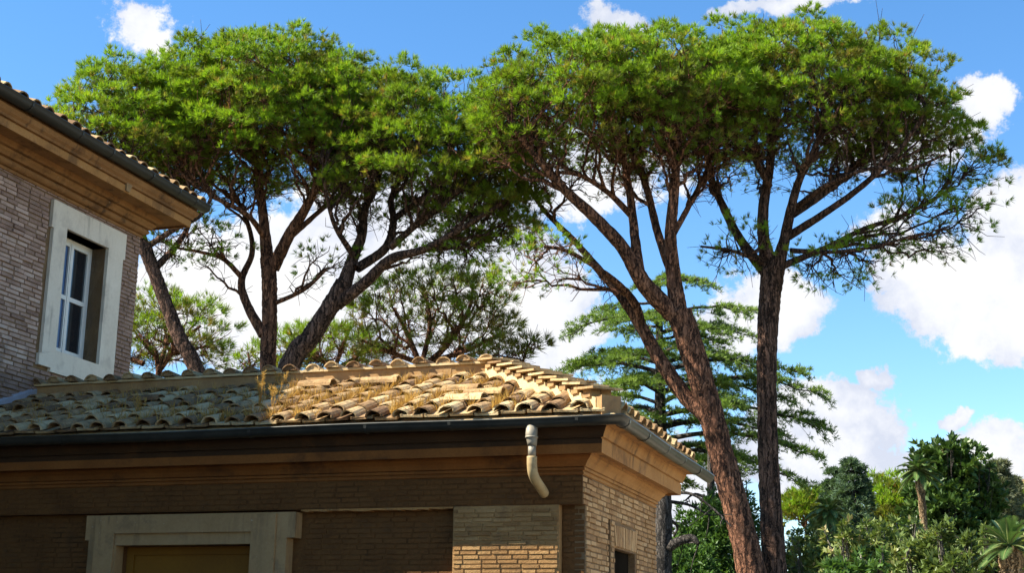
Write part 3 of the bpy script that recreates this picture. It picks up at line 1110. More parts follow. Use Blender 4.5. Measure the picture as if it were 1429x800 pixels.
def spaced(cands, n_):
    """pick n_ well spread points (best candidate)"""
    c = np.asarray(cands)
    keep = [0]
    dist = np.linalg.norm(c - c[0], axis=1)
    for _ in range(min(n_, len(c)) - 1):
        i = int(np.argmax(dist))
        keep.append(i)
        dist = np.minimum(dist, np.linalg.norm(c - c[i], axis=1))
    return np.array(keep)


def kmeans(X, k, it=8):
    C = X[spaced(X, k)]
    for _ in range(it):
        lab = np.argmin(((X[:, None] - C[None]) ** 2).sum(-1), 1)
        for j in range(len(C)):
            if (lab == j).any():
                C[j] = X[lab == j].mean(0)
    return C, lab


def curve2(a, ta, b, tb=None, n_=7, wig=.04):
    """smooth branch from a (leaving along ta) to b"""
    L = np.linalg.norm(b - a)
    c1 = a + ta * L * .38
    c2 = b - (tb if tb is not None else unit(b - a) * .6 + np.array([0, 0, .4])) * L * .3
    t = np.linspace(0, 1, n_)[:, None]
    P = (1 - t) ** 3 * a + 3 * (1 - t) ** 2 * t * c1 + 3 * (1 - t) * t * t * c2 + t ** 3 * b
    P[1:-1] += RNG.normal(0, wig * min(L, 2.0) * .5, (n_ - 2, 3))
    return P


def crown_tips(lobes, n_per_m2, Y0):
    tips, outs, low = [], [], []
    for (px, py, a_px, h_px, dY, n_mul, phimax) in lobes:
        c = at(px, py, Y0 + dY)
        s = px2m(Y0 + dY)
        a, h = a_px * s, h_px * s
        n_ = max(4, int(n_per_m2 * n_mul * a * a * 4))
        m_ = n_ * 8
        th = RNG.uniform(0, 2 * math.pi, m_)
        ph = np.arccos(RNG.uniform(math.cos(R(phimax)), 1, m_))
        rad = RNG.choice([1.0, .93, .82], m_, p=[.66, .26, .08]) * (1 + RNG.normal(0, .035, m_))
        dirs = np.stack([np.sin(ph) * np.cos(th), np.sin(ph) * np.sin(th), np.cos(ph)], 1)
        bump_ = 1 + .07 * np.sin(dirs[:, 0] * 7 + px) * np.sin(dirs[:, 1] * 6 + py) + .05 * np.sin(dirs[:, 0] * 13 + dirs[:, 1] * 11)
        p = c + dirs * np.array([a, a * .95, h]) * (rad * bump_)[:, None]
        k = spaced(p, n_)
        tips.append(p[k])
        outs.append(unit(dirs[k] / np.array([a, a, h])))
        low.append(np.where(rad[k] < .9, 1.0, 0.0) + np.clip((R(75) - ph[k]) * -1.2, 0, .8))
    return np.concatenate(tips), np.concatenate(outs), np.concatenate(low)


def stone_pine(label, Y0, trunk, limbs, lobes, dens=1.0, group='umbrella pines behind the outbuilding', name='stone_pine', tuft=.225, tufts_per_tip=36, bark_m='pine_bark',
               tip_r=.46, nb=20, wid=.0185, twigs=True, tint0=.5, per_branch=6, base_drop=True, under=1.9, slim=.82):
    """trunk: [(px,py,dY,width px)], limbs the same, traced from fork to end"""
    def path(tr, sub):
        P = np.array([at(a, b, Y0 + c) for a, b, c, d in tr])
        W_ = np.array([d * .5 * slim * px2m(Y0 + c) for a, b, c, d in tr])
        Q = catmull(P, sub)
        Wq = np.interp(np.linspace(0, 1, len(Q)), np.linspace(0, 1, len(W_)), W_)
        return Q, Wq
    TP, TW = path(trunk, 14)
    base = TP[0].copy()
    if base_drop:
        base[2] = 0
        TP = np.vstack([base, TP])
        TW = np.concatenate([[TW[0] * 1.15], TW])
        TP = np.vstack([TP[0:1], TP[0:1] * .66 + TP[1:2] * .34, TP[0:1] * .33 + TP[1:2] * .67, TP[1:]])
        TW = np.concatenate([TW[:1], TW[:1], TW[1:2], TW[1:]])
    root = empty(name, tuple(base))
    tag(root, label, 'tree', group)
    tb = Tubes()
    tb.add(TP - base, TW, 16, .035)
    link('trunk', tb.mesh('trunk'), bark_m, root)
    LP = [path(l, 9) for l in limbs]
    sprays = [(a_, b_, c_, d_, e_, f_ * 3, 165) for (a_, b_, c_, d_, e_, f_, g_) in lobes if f_ < .55 and twigs]
    lobes = [l for l in lobes if l[5] >= .55 or not twigs]
    tips, outs, low = crown_tips(lobes, dens, Y0)
    thin = np.zeros(len(tips), bool)
    if sprays:
        t2, o2, l2 = crown_tips(sprays, dens, Y0)
        tips, outs, low = np.concatenate([tips, t2]), np.concatenate([outs, o2]), np.concatenate([low, np.ones(len(t2)) * .4])
        thin = np.concatenate([thin, np.ones(len(t2), bool)])
    if twigs:                                  # long bare branchlets inside the umbrella, with few needles left on them
        t2, o2, l2 = crown_tips([(a_, b_ + d_ * .06, c_ * .86, d_ * .62, e_, f_ * under, 112) for (a_, b_, c_, d_, e_, f_, g_) in lobes], dens, Y0)
        tips, outs, low = np.concatenate([tips, t2]), np.concatenate([outs, o2]), np.concatenate([low, np.ones(len(t2))])
        thin = np.concatenate([thin, np.ones(len(t2), bool)])
    # which limb carries which tip
    if not LP:
        LP = [(TP[len(TP) // 2:], TW[len(TW) // 2:])]
    allp, owner, idx = [], [], []
    for li, (Q, Wq) in enumerate(LP):
        s0 = int(len(Q) * .28)
        for j in range(s0, len(Q)):
            allp.append(Q[j])
            owner.append(li)
            idx.append(j)
    allp, owner, idx = np.array(allp), np.array(owner), np.array(idx)
    dd = np.linalg.norm(tips[:, None] - allp[None], axis=2) + 1.4 * np.clip(allp[None, :, 2] - tips[:, None, 2] + .3, 0, None)
    near = np.argmin(dd, 1)
    TWP, TWA = [], []
    for li, (Q, Wq) in enumerate(LP):
        lt = Tubes()
        if limbs:
            lt.add(Q - base, Wq, 9, .03)
        mine = np.where(owner[near] == li)[0]
        if len(mine):
            X = tips[mine]
            k = max(1, int(math.ceil(len(mine) / per_branch)))
            C, lab = kmeans(X, k)
            for c_ in range(len(C)):
                sel = mine[lab == c_]
                if not len(sel):
                    continue
                cen = C[c_]
                cand = np.where(owner == li)[0]
                cost = np.linalg.norm(allp[cand] - cen, axis=1) + 1.6 * np.clip(allp[cand][:, 2] - cen[2] + 1.1, 0, None) + 1.1 * idx[cand] / len(Q)
                best_ = cand[int(np.argmin(cost))]
                j = idx[best_]
                a = Q[j]
                tg = unit(Q[min(j + 1, len(Q) - 1)] - Q[max(j - 1, 0)])
                to = unit(cen - a)
                end = a + (cen - a) * .74
                ta = unit(tg * .7 + to * .8)
                bp = curve2(a, ta, end, None, 8, .05)
                r0 = min(Wq[j] * .75, .022 + .016 * math.sqrt(len(sel)))
                lt.add(bp - base, np.linspace(r0, .022, len(bp)), 6)
                for s_ in sel:
                    dist_ = np.linalg.norm(bp - tips[s_], axis=1) + np.linspace(.5, 0, len(bp))
                    bi = int(np.argmin(dist_[2:])) + 2
                    tb_ = unit(bp[min(bi + 1, len(bp) - 1)] - bp[bi - 1])
                    q_ = curve2(bp[bi], unit(tb_ + unit(tips[s_] - bp[bi]) * .6), tips[s_], unit(outs[s_] + np.array([0, 0, .8])), 6, .05)
                    lt.add(q_ - base, np.linspace(.020, .009, 6), 4)
                    if twigs:
                        for _ in range(3):
                            o_ = q_[RNG.integers(2, 5)]
                            e_ = tips[s_] + RNG.normal(0, tip_r * .6, 3)
                            lt.add(np.array([o_, (o_ + e_) / 2 + RNG.normal(0, .06, 3), e_]) - base, [.010, .008, .005], 3)
                if twigs:
                    for _ in range(11):   # bare twigs under the canopy
                        o_ = bp[RNG.integers(1, len(bp) - 3)]
                        dv = unit(RNG.normal(0, 1, 3) + to * .8) * RNG.uniform(.25, .7)
                        m2 = o_ + dv * .5 + RNG.normal(0, .07, 3)
                        lt.add(np.array([o_, m2, o_ + dv + RNG.normal(0, .08, 3)]) - base, [.012, .009, .005], 3)
        if lt.V:
            link('limb' if limbs else 'branches', lt.mesh('limb'), bark_m, root)
    # needle tufts: a small dome of shoots at every tip
    N = len(tips)
    kk = tufts_per_tip
    dv = RNG.normal(0, 1, (N, kk, 3))
    dv[:, :, 2] = np.abs(dv[:, :, 2]) * .8 - .12
    dv = unit(dv + outs[:, None, :] * .55)
    pos = tips[:, None] + dv * np.array([1, 1, .72]) * (tip_r * RNG.uniform(.45, 1.05, (N, kk, 1)) * RNG.uniform(.8, 1.2, (N, 1, 1)))
    ax = unit(dv * .8 + np.array([0, 0, .55]) + outs[:, None] * .25)
    ti = np.clip(tint0 + RNG.normal(0, .13, (N, 1)) + RNG.normal(0, .12, (N, kk)) - .22 * (low[:, None] > .5) + 0 * ax[:, :, 0], 0, .86)
    dead = RNG.random((N, kk)) < (.03 + .10 * low[:, None])
    ti = np.where(dead, RNG.uniform(.88, 1, (N, kk)), ti)
    keep = ((RNG.random((N, kk)) < .17) | ~thin[:, None]).reshape(-1)
    V, Fc, T = blades(pos.reshape(-1, 3)[keep] - base, ax.reshape(-1, 3)[keep], nb, tuft * .72, wid, .5, ti.reshape(-1)[keep])
    cr = link('crown', np_mesh('crown', V, Fc, T), 'pine_needles', root)
    cr['kind'] = 'stuff'
    return root


# --- the two big pines on the right
stone_pine('big umbrella pine with reddish trunk leaning left in front of the cedar', 33,
           [(1075, 1000, 0, 56), (1052, 820, 0, 48), (1030, 720, 0, 45), (1008, 640, 0, 43), (990, 570, 0, 43), (966, 490, 0, 44), (948, 436, 0, 46)],
           [[(948, 440, 0, 34), (940, 385, 0, 27), (936, 330, -.2, 22), (941, 270, -.4, 18), (945, 215, -.6, 14), (952, 150, -.8, 9)],
            [(940, 440, 0, 34), (900, 398, -.2, 30), (868, 345, -.4, 24), (828, 302, -.7, 21), (785, 262, -1.0, 17), (745, 215, -1.4, 11), (715, 180, -1.7, 7)],
            [(893, 388, -.2, 22), (886, 330, .2, 17), (879, 270, .5, 14), (868, 205, .8, 11), (862, 140, 1.2, 8)],
            [(942, 395, 0, 18), (918, 325, .5, 15), (903, 265, .9, 13), (884, 215, 1.3, 10), (850, 150, 1.7, 7)],
            [(987, 580, 0, 34), (955, 552, .3, 28), (921, 502, .5, 25), (895, 457, .7, 21), (865, 411, 1.0, 18), (835, 376, 1.3, 15), (800, 335, 1.7, 11), (758, 292, 2.1, 8), (728, 245, 2.5, 6)],
            [(896, 460, .7, 18), (886, 424, .4, 15), (862, 396, 0, 12), (830, 372, -.6, 9), (790, 350, -1.2, 7), (760, 345, -1.6, 5)],
            [(880, 300, .4, 12), (850, 270, 0, 10), (810, 245, -.6, 8), (775, 240, -1, 6)],
            [(938, 330, 0, 12), (960, 290, .6, 10), (985, 240, 1.0, 8), (1000, 190, 1.4, 6)]],
           [(815, 198, 155, 144, 0, 1.0, 88), (930, 186, 120, 142, -.4, .9, 84), (1000, 178, 70, 130, .2, .9, 82), (720, 205, 62, 100, -.6, .8, 96), (768, 368, 48, 36, -.6, .5, 110), (720, 395, 22, 16, -.6, .5, 110)], 5.0)
stone_pine('big umbrella pine with straight dark trunk at the right', 34.5,
           [(1088, 1000, 0, 46), (1081, 800, 0, 41), (1075, 700, 0, 37), (1071, 600, 0, 34), (1070, 500, 0, 34), (1074, 420, 0, 38), (1079, 375, 0, 42)],
           [[(1078, 380, 0, 32), (1066, 335, 0, 22), (1066, 285, .1, 19), (1074, 235, .2, 16), (1080, 180, .4, 12), (1085, 120, .5, 8)],
            [(1082, 380, 0, 30), (1095, 335, -.2, 20), (1104, 292, -.4, 17), (1116, 250, -.6, 14), (1138, 205, -.9, 11), (1160, 140, -1.2, 8)],
            [(1072, 385, 0, 22), (1032, 333, .3, 16), (1006, 282, .5, 14), (990, 245, .7, 11), (984, 205, .9, 9), (975, 150, 1.1, 6)],
            [(1090, 372, 0, 14), (1150, 347, .5, 10), (1205, 320, .8, 9), (1262, 300, 1.1, 8), (1330, 262, 1.5, 5)],
            [(1100, 330, 0, 16), (1150, 298, -.6, 13), (1200, 262, -1.1, 11), (1250, 215, -1.6, 9), (1290, 160, -2.0, 6)],
            [(1106, 300, 0, 14), (1160, 262, .5, 11), (1215, 205, 1.0, 9), (1245, 150, 1.4, 6)],
            [(1070, 368, 0, 9), (1020, 350, -.5, 6), (978, 344, -.9, 4)],
            [(1110, 290, 0, 12), (1160, 255, -1.2, 9), (1215, 235, -1.9, 7), (1270, 235, -2.3, 6), (1320, 215, -2.6, 4)],
            [(1074, 260, 0, 12), (1050, 215, -.8, 10), (1035, 160, -1.4, 7), (1020, 110, -1.8, 5)],
            [(1104, 350, 0, 10), (1160, 352, -.8, 7), (1215, 345, -1.3, 6), (1290, 325, -1.8, 4)]],
           [(1110, 190, 172, 150, 0, 1.0, 86), (1030, 175, 80, 128, -.6, .8, 84), (1235, 188, 96, 145, -.3, 1.0, 96), (1322, 225, 58, 62, .3, .56, 105), (1350, 262, 40, 40, 0, .5, 120), (1175, 372, 60, 30, -.3, .4, 120), (1290, 318, 75, 40, 0, .5, 125), (1030, 350, 50, 32, -.3, .35, 120)], 5.0, bark_m='dark_pine_bark')
# --- three pines on the left
stone_pine('umbrella pine with thin dark trunk leaning out beside the house corner', 35,
           [(330, 660, 0, 34), (272, 512, 0, 27), (252, 475, 0, 25), (234, 430, 0, 24), (215, 380, 0, 23), (202, 345, 0, 24)],
           [[(202, 350, 0, 22), (192, 310, .3, 17), (185, 260, .5, 13), (178, 200, .8, 9)],
            [(204, 345, 0, 12), (240, 322, -.3, 10), (280, 300, -.6, 8), (300, 265, -.9, 6)],
            [(219, 372, 0, 14), (248, 340, .3, 11), (265, 305, .6, 8), (262, 240, 1, 6)],
            [(200, 345, 0, 14), (160, 290, -.5, 11), (125, 220, -1, 8), (100, 170, -1.3, 5)]],
           [(175, 215, 112, 118, 0, 1.0, 100), (245, 190, 95, 110, .6, .8, 95)], 5.3, bark_m='dark_pine_bark')
stone_pine('umbrella pine with upright reddish trunk rising behind the ridge', 36,
           [(378, 700, 0, 34), (374, 515, 0, 29), (376, 455, 0, 27), (376, 400, 0, 27), (374, 360, 0, 28)],
           [[(373, 365, 0, 25), (369, 320, 0, 19), (363, 265, .2, 15), (356, 205, .4, 11), (350, 150, .5, 8)],
            [(381, 375, 0, 24), (404, 328, -.3, 21), (428, 288, -.6, 17), (444, 250, -.9, 13), (455, 190, -1.2, 9), (460, 130, -1.5, 6)],
            [(368, 468, 0, 19), (346, 428, .2, 16), (337, 392, .4, 13), (352, 352, .8, 10), (345, 310, 1.1, 8), (320, 255, 1.5, 6)],
            [(338, 388, .4, 10), (312, 362, .1, 8), (280, 352, -.3, 6), (240, 345, -.7, 4)],
            [(380, 425, 0, 9), (425, 404, -.5, 7), (456, 376, -.9, 4)],
            [(372, 335, 0, 12), (345, 300, -.8, 9), (300, 275, -1.4, 8), (262, 240, -1.8, 6)],
            [(400, 335, 0, 12), (440, 300, .7, 9), (480, 262, 1.2, 7), (500, 210, 1.6, 5)]],
           [(370, 205, 165, 152, 0, 1.0, 99), (440, 190, 95, 122, -.6, .9, 96), (300, 215, 100, 120, -.9, .6, 100), (268, 338, 62, 30, -.4, .45, 120), (455, 366, 34, 24, -.9, .5, 120)], 5.0)
stone_pine('umbrella pine with dark trunk slanting right behind the ridge', 35,
           [(330, 700, 0, 42), (405, 510, 0, 37), (432, 473, 0, 34), (460, 430, 0, 32), (480, 395, 0, 30)],
           [[(480, 398, 0, 28), (492, 362, .2, 21), (505, 328, .4, 17), (509, 292, .6, 14), (524, 262, .8, 11), (540, 200, 1.1, 7)],
            [(470, 425, 0, 24), (510, 394, -.3, 21), (545, 362, -.6, 18), (592, 348, -.9, 14), (642, 320, -1.2, 11), (700, 284, -1.5, 6)],
            [(498, 375, 0, 18), (538, 346, .4, 16), (549, 310, .6, 13), (546, 278, .7, 11), (562, 245, 1.0, 8), (600, 190, 1.3, 6)],
            [(492, 355, 0, 12), (470, 320, -.6, 9), (459, 288, -.9, 7), (450, 240, -1.3, 5)],
            [(545, 345, 0, 14), (580, 315, -.6, 11), (620, 285, -1.1, 9), (655, 250, -1.5, 6)],
            [(590, 350, -.8, 9), (640, 345, .2, 6), (690, 335, .8, 4)],
            [(550, 305, .6, 12), (600, 270, 1.4, 9), (650, 235, 2.0, 6)]],
           [(590, 255, 135, 145, 0, 1.0, 100), (675, 275, 72, 98, -.4, 1.0, 122), (520, 200, 90, 110, -.2, .8, 98), (690, 330, 45, 26, 0, .6, 120), (640, 352, 62, 18, -.2, .4, 120)], 5.3, bark_m='dark_pine_bark')


# --- smaller pines seen between the trunks, closer to eye level
def young_pine(label, Y0, trunk, limbs, lobes, dens, tint0=.5):
    return stone_pine(label, Y0, trunk, limbs, lobes, dens, 'young pines seen over the ridge', 'young_pine', .36, 9, 'pine_bark', .42, 16, .022, True, tint0 - .12, 6, True, .2)


young_pine('small round pine behind the leaning trunk at the house corner', 43,
           [(215, 640, 0, 16), (222, 520, 0, 12)],
           [[(222, 520, 0, 11), (215, 490, .2, 8), (190, 470, .3, 5)], [(222, 518, 0, 10), (250, 480, -.2, 8), (280, 455, -.4, 5)], [(222, 515, 0, 9), (235, 470, .3, 6), (240, 440, .3, 4)], [(200, 508, 0, 10), (170, 498, .2, 7), (140, 500, .3, 5)]],
           [(232, 470, 85, 55, 0, 1.0, 130), (185, 480, 45, 45, .3, .8, 130)], 6.0, .52)
young_pine('tiny pine tip poking up beside the upright trunk', 42, [(352, 640, 0, 8), (350, 530, 0, 6)], [[(350, 530, 0, 6), (348, 505, 0, 4), (346, 492, 0, 3)]], [(350, 507, 20, 16, 0, 2.0, 120)], 4, .62)
young_pine('bright young pine tucked under the slanting trunk', 41,
           [(470, 640, 0, 12), (465, 520, 0, 10)],
           [[(465, 520, 0, 9), (440, 495, .2, 7), (410, 480, .3, 4)], [(465, 518, 0, 9), (480, 480, -.2, 7), (490, 450, -.4, 4)], [(465, 518, 0, 8), (510, 490, .2, 6), (530, 470, .2, 4)]],
           [(455, 495, 68, 34, 0, 1.0, 125), (400, 492, 26, 26, .2, .8, 120)], 6.0, .58)
young_pine('broad darker pine with spreading bare stems above the ridge', 40,
           [(590, 640, 0, 18), (588, 515, 0, 15)],
           [[(588, 515, 0, 12), (570, 470, .3, 9), (550, 430, .5, 5)], [(588, 515, 0, 12), (625, 480, -.3, 10), (655, 430, -.5, 7), (660, 390, -.6, 4)], [(588, 512, 0, 10), (600, 450, .4, 8), (590, 400, .6, 4)],
            [(600, 505, 0, 10), (650, 490, .3, 8), (700, 465, .5, 5)], [(580, 505, 0, 10), (540, 490, -.4, 8), (505, 475, -.6, 4)]],
           [(600, 455, 108, 72, 0, 1.0, 130), (665, 425, 50, 48, -.2, .9, 130)], 5.4, .36)
young_pine('lone pine shoot standing by the end of the ridge', 38, [(735, 600, 0, 6), (728, 520, 0, 5)], [[(728, 520, 0, 5), (732, 497, 0, 4), (740, 478, 0, 3)]], [(738, 487, 16, 18, 0, 2.0, 120), (700, 500, 26, 14, 0, 1.2, 120)], 4, .2)


# --- cedar with flat shelves of foliage
def cedar(label, Y0, trunk, shelves, name='cedar_tree', matname='cedar_needles', bark_m='cedar_bark', leaf=.15, nb=7, spray=1.1, group=None, wid=.028):
    base = at(*trunk[0][:2], Y0)
    base[2] = 0
    root = empty(name, tuple(base))
    tag(root, label, 'tree', group)
    P = np.vstack([base, [at(a, b, Y0) for a, b, c in trunk]])
    Wd = np.array([trunk[0][2]] + [c for a, b, c in trunk]) * .5 * px2m(Y0)
    Q = catmull(P, 8)
    tb = Tubes()
    tb.add(Q - base, np.interp(np.linspace(0, 1, len(Q)), np.linspace(0, 1, len(Wd)), Wd), 12, .03)
    link('trunk', tb.mesh('trunk'), bark_m, root)
    pos, axs, tin = [], [], []
    br = Tubes()
    for (px, py, dY, py0) in shelves:       # tip of the branch, where it leaves the trunk (py0)
        e = at(px, py, Y0 + dY)
        zz = at(px, py0, Y0)[2]
        zi = np.interp(zz, Q[:, 2], np.arange(len(Q)))
        a = Q[int(round(zi))].copy()
        L = np.linalg.norm(e - a)
        t = np.linspace(0, 1, 12)[:, None]
        bp = a + (e - a) * t + np.array([0, 0, 1]) * (np.sin(t * math.pi) * L * .10)
        bp += RNG.normal(0, .05, bp.shape) * np.linspace(0, 1, 12)[:, None]
        br.add(bp - base, np.linspace(.035 + .012 * L, .012, 12), 5)
        dr = unit((e - a) * np.array([1, 1, 0]))
        sd = np.array([-dr[1], dr[0], 0])
        ns = int(L * 5.5 * spray) + 5
        for k in range(ns):
            u = RNG.uniform(.22, 1.0)
            o = a + (e - a) * u + np.array([0, 0, 1]) * math.sin(u * math.pi) * L * .10
            sgn = 1 if k % 2 else -1
            ln = L * .40 * (1.15 - u * .75) * RNG.uniform(.5, 1.1) + .25
            dv = unit(sd * sgn + dr * RNG.uniform(.3, 1.2))
            tt = np.linspace(0, 1, 7)[:, None]
            sp = o + dv * ln * tt + np.array([0, 0, -1]) * (tt ** 2) * ln * RNG.uniform(.12, .60) + np.array([0, 0, 1]) * tt * ln * .1
            br.add(sp[::2] - base, np.linspace(.012, .005, len(sp[::2])), 3)
            m_ = int(ln * 13) + 4
            uu = RNG.uniform(.05, 1, m_)
            pp = np.stack([np.interp(uu, tt[:, 0], sp[:, i]) for i in range(3)], 1) + RNG.normal(0, .045, (m_, 3)) * np.array([1, 1, .5])
            pos.append(pp)
            axs.append(np.tile(dv * .9 + np.array([0, 0, .30]), (m_, 1)) + RNG.normal(0, .35, (m_, 3)))
            tin.append(np.clip(RNG.normal(.5, .16) + RNG.normal(0, .12, m_), 0, 1))
    link('branches', br.mesh('branches'), bark_m, root)
    pos, axs, tin = np.concatenate(pos), unit(np.concatenate(axs)), np.concatenate(tin)
    V, Fc, T = blades(pos - base, axs, nb, leaf, wid, .55, tin)
    cr = link('crown', np_mesh('crown', V, Fc, T), matname, root)
    cr['kind'] = 'stuff'
    return root


sh = []
rc = random.Random(5)
for (px, py, p0) in ((790, 468, 440), (800, 510, 505), (840, 440, 425), (770, 525, 520), (815, 560, 560), (870, 470, 455), (985, 400, 400), (960, 392, 395), (1048, 438, 450), (1050, 470, 470), (1058, 520, 505), (1135, 548, 545), (1150, 600, 580), (1140, 640, 610),
                     (1100, 560, 555), (1090, 610, 600), (870, 590, 590), (860, 640, 620), (900, 400, 405), (830, 500, 495), (1000, 480, 480), (1010, 590, 580), (1000, 630, 625), (880, 545, 540), (990, 540, 540), (1120, 680, 640), (1030, 660, 650), (960, 680, 660), (905, 620, 610), (1110, 520, 525)):
    sh.append((px, py, rc.uniform(-2.2, 1.6), p0))
for k in range(14):
    py = rc.uniform(420, 660)
    sh.append((922 + rc.uniform(-90, 110), py, rc.choice([-1, 1]) * rc.uniform(2, 4.2), py - 5))
cedar('tall cedar with flat shelves of foliage behind the leaning red trunk', 44, [(924, 800, 26), (922, 650, 20), (921, 520, 14), (920, 440, 9), (920, 385, 5)], sh)
# bare grey stem with dead boughs under the cedar
def dead_stem(label, Y0, trunk, boughs, width_k=8):
    base = at(*trunk[0][:2], Y0)
    base[2] = 0
    root = empty('bare_tree', tuple(base))
    tag(root, label, 'tree', 'bare stems below the cedar')
    P = np.vstack([base, [at(a, b, Y0) for a, b, c in trunk]])
    Wd = np.array([trunk[0][2]] + [c for a, b, c in trunk]) * .5 * px2m(Y0)
    Q = catmull(P, 6)
    tb = Tubes()
    tb.add(Q - base, np.interp(np.linspace(0, 1, len(Q)), np.linspace(0, 1, len(Wd)), Wd), width_k, .04)
    link('trunk', tb.mesh('trunk'), 'cedar_bark', root)
    for bl in boughs:
        t2 = Tubes()
        Pb = catmull([at(a, b, Y0 + c) for a, b, c, d in bl], 5)
        t2.add(Pb - base, np.interp(np.linspace(0, 1, len(Pb)), np.linspace(0, 1, len(bl)), [d * .5 * px2m(Y0) for a, b, c, d in bl]), 5)
        for _ in range(4):
            i = RNG.integers(len(Pb) // 3, len(Pb))
            dv = RNG.normal(0, .35, 3) + np.array([0, 0, -.2])
            t2.add(np.array([Pb[i], Pb[i] + dv * .5 + RNG.normal(0, .04, 3), Pb[i] + dv]) - base, [.018, .012, .006], 3)
        link('bough', t2.mesh('bough'), 'cedar_bark', root)


dead_stem('thick dark trunk with bare boughs just right of the outbuilding', 30, [(926, 900, 28), (925, 800, 26), (926, 740, 24), (927, 690, 21), (927, 640, 18)],
          [[(927, 770, 0, 16), (945, 758, -.2, 14), (965, 752, -.3, 12), (975, 760, -.4, 6)], [(927, 700, 0, 6), (960, 705, .2, 4), (990, 720, .3, 3)], [(927, 690, 0, 6), (965, 690, -.2, 4), (1000, 715, -.3, 3), (1020, 735, -.4, 2)], [(927, 720, 0, 5), (945, 735, .3, 4), (940, 750, .4, 3)]])
dead_stem('slim grey stem between the outbuilding and the leaning trunk', 40, [(994, 860, 13), (994, 740, 12), (992, 680, 11), (992, 600, 9)], [[(993, 700, 0, 5), (970, 690, .2, 4), (955, 700, .3, 2)], [(993, 720, 0, 4), (1010, 705, .2, 3), (1020, 690, .3, 2)]])


# --- conifers in the garden
def conifer(label, Y0, px, top, half, bottom, n_sh, matname, name='conifer', droop=20, leaf=.2, spray=1.0, nb=6):
    s = []
    for k in range(n_sh):
        u = (int(k / n_sh * 15) + .35 + .5 * rc.random()) / 15
        py = top + (bottom - top) * u
        wd = half * (u ** 1.05) + 2
        a = rc.uniform(0, 2 * math.pi)
        s.append((px + wd * math.cos(a), py + droop * u, wd * math.sin(a) * px2m(Y0), py - 3))
    return cedar(label, Y0, [(px, bottom + 60, 14), (px, (top + bottom) / 2, 8), (px, top, 3)], s, name, matname, 'cedar_bark', leaf, nb, spray, 'garden conifers', .05)


conifer('tall blue-green conifer rising above the garden hedge', 52, 1190, 640, 62, 800, 75, 'blue_conifer', leaf=.17, spray=.9)
conifer('second blue-green conifer top just left of the tallest one', 54, 1166, 655, 48, 800, 60, 'blue_conifer', leaf=.17, spray=.9)
conifer('thin grey-green spruce near the right edge', 60, 1393, 645, 34, 760, 80, 'grey_conifer', name='spruce', droop=-6, leaf=.24, spray=.8)
conifer('second spruce tip beside the thin spruce', 62, 1410, 668, 26, 760, 50, 'grey_conifer', name='spruce', droop=-6, leaf=.24, spray=.8)


def far_pine(label, Y0, trunk, limbs, lobes, dens=1.6):
    return stone_pine(label, Y0, trunk, limbs, lobes, dens, 'umbrella pines far down the garden', 'stone_pine', .40, 14, 'pine_bark', .55, 8, .06, False, .36, 10)


far_pine('small far umbrella pine low beside the straight dark trunk', 70, [(1128, 800, 0, 8), (1126, 745, 0, 7)], [[(1126, 745, 0, 6), (1120, 720, 0, 4)], [(1126, 745, 0, 6), (1150, 718, 0, 4)]], [(1128, 722, 34, 28, 0, 1, 95), (1160, 712, 26, 20, 1, 1, 95)], 14)
far_pine('far umbrella pine between the conifers and the leaning palm', 66, [(1236, 800, 0, 8), (1236, 735, 0, 7)], [[(1236, 735, 0, 6), (1225, 705, 0, 4)], [(1236, 735, 0, 6), (1252, 705, 0, 4)]], [(1236, 705, 30, 32, 0, 1, 125), (1255, 712, 26, 28, -1, 1, 130), (1238, 745, 34, 30, 0, .8, 130)], 11)
far_pine('green round pine behind the small yellow house', 75, [(1418, 800, 0, 8), (1418, 740, 0, 7)], [[(1418, 740, 0, 6), (1415, 715, 0, 4)]], [(1415, 715, 26, 28, 0, 1, 125), (1395, 725, 22, 18, 0, 1, 125)], 11)


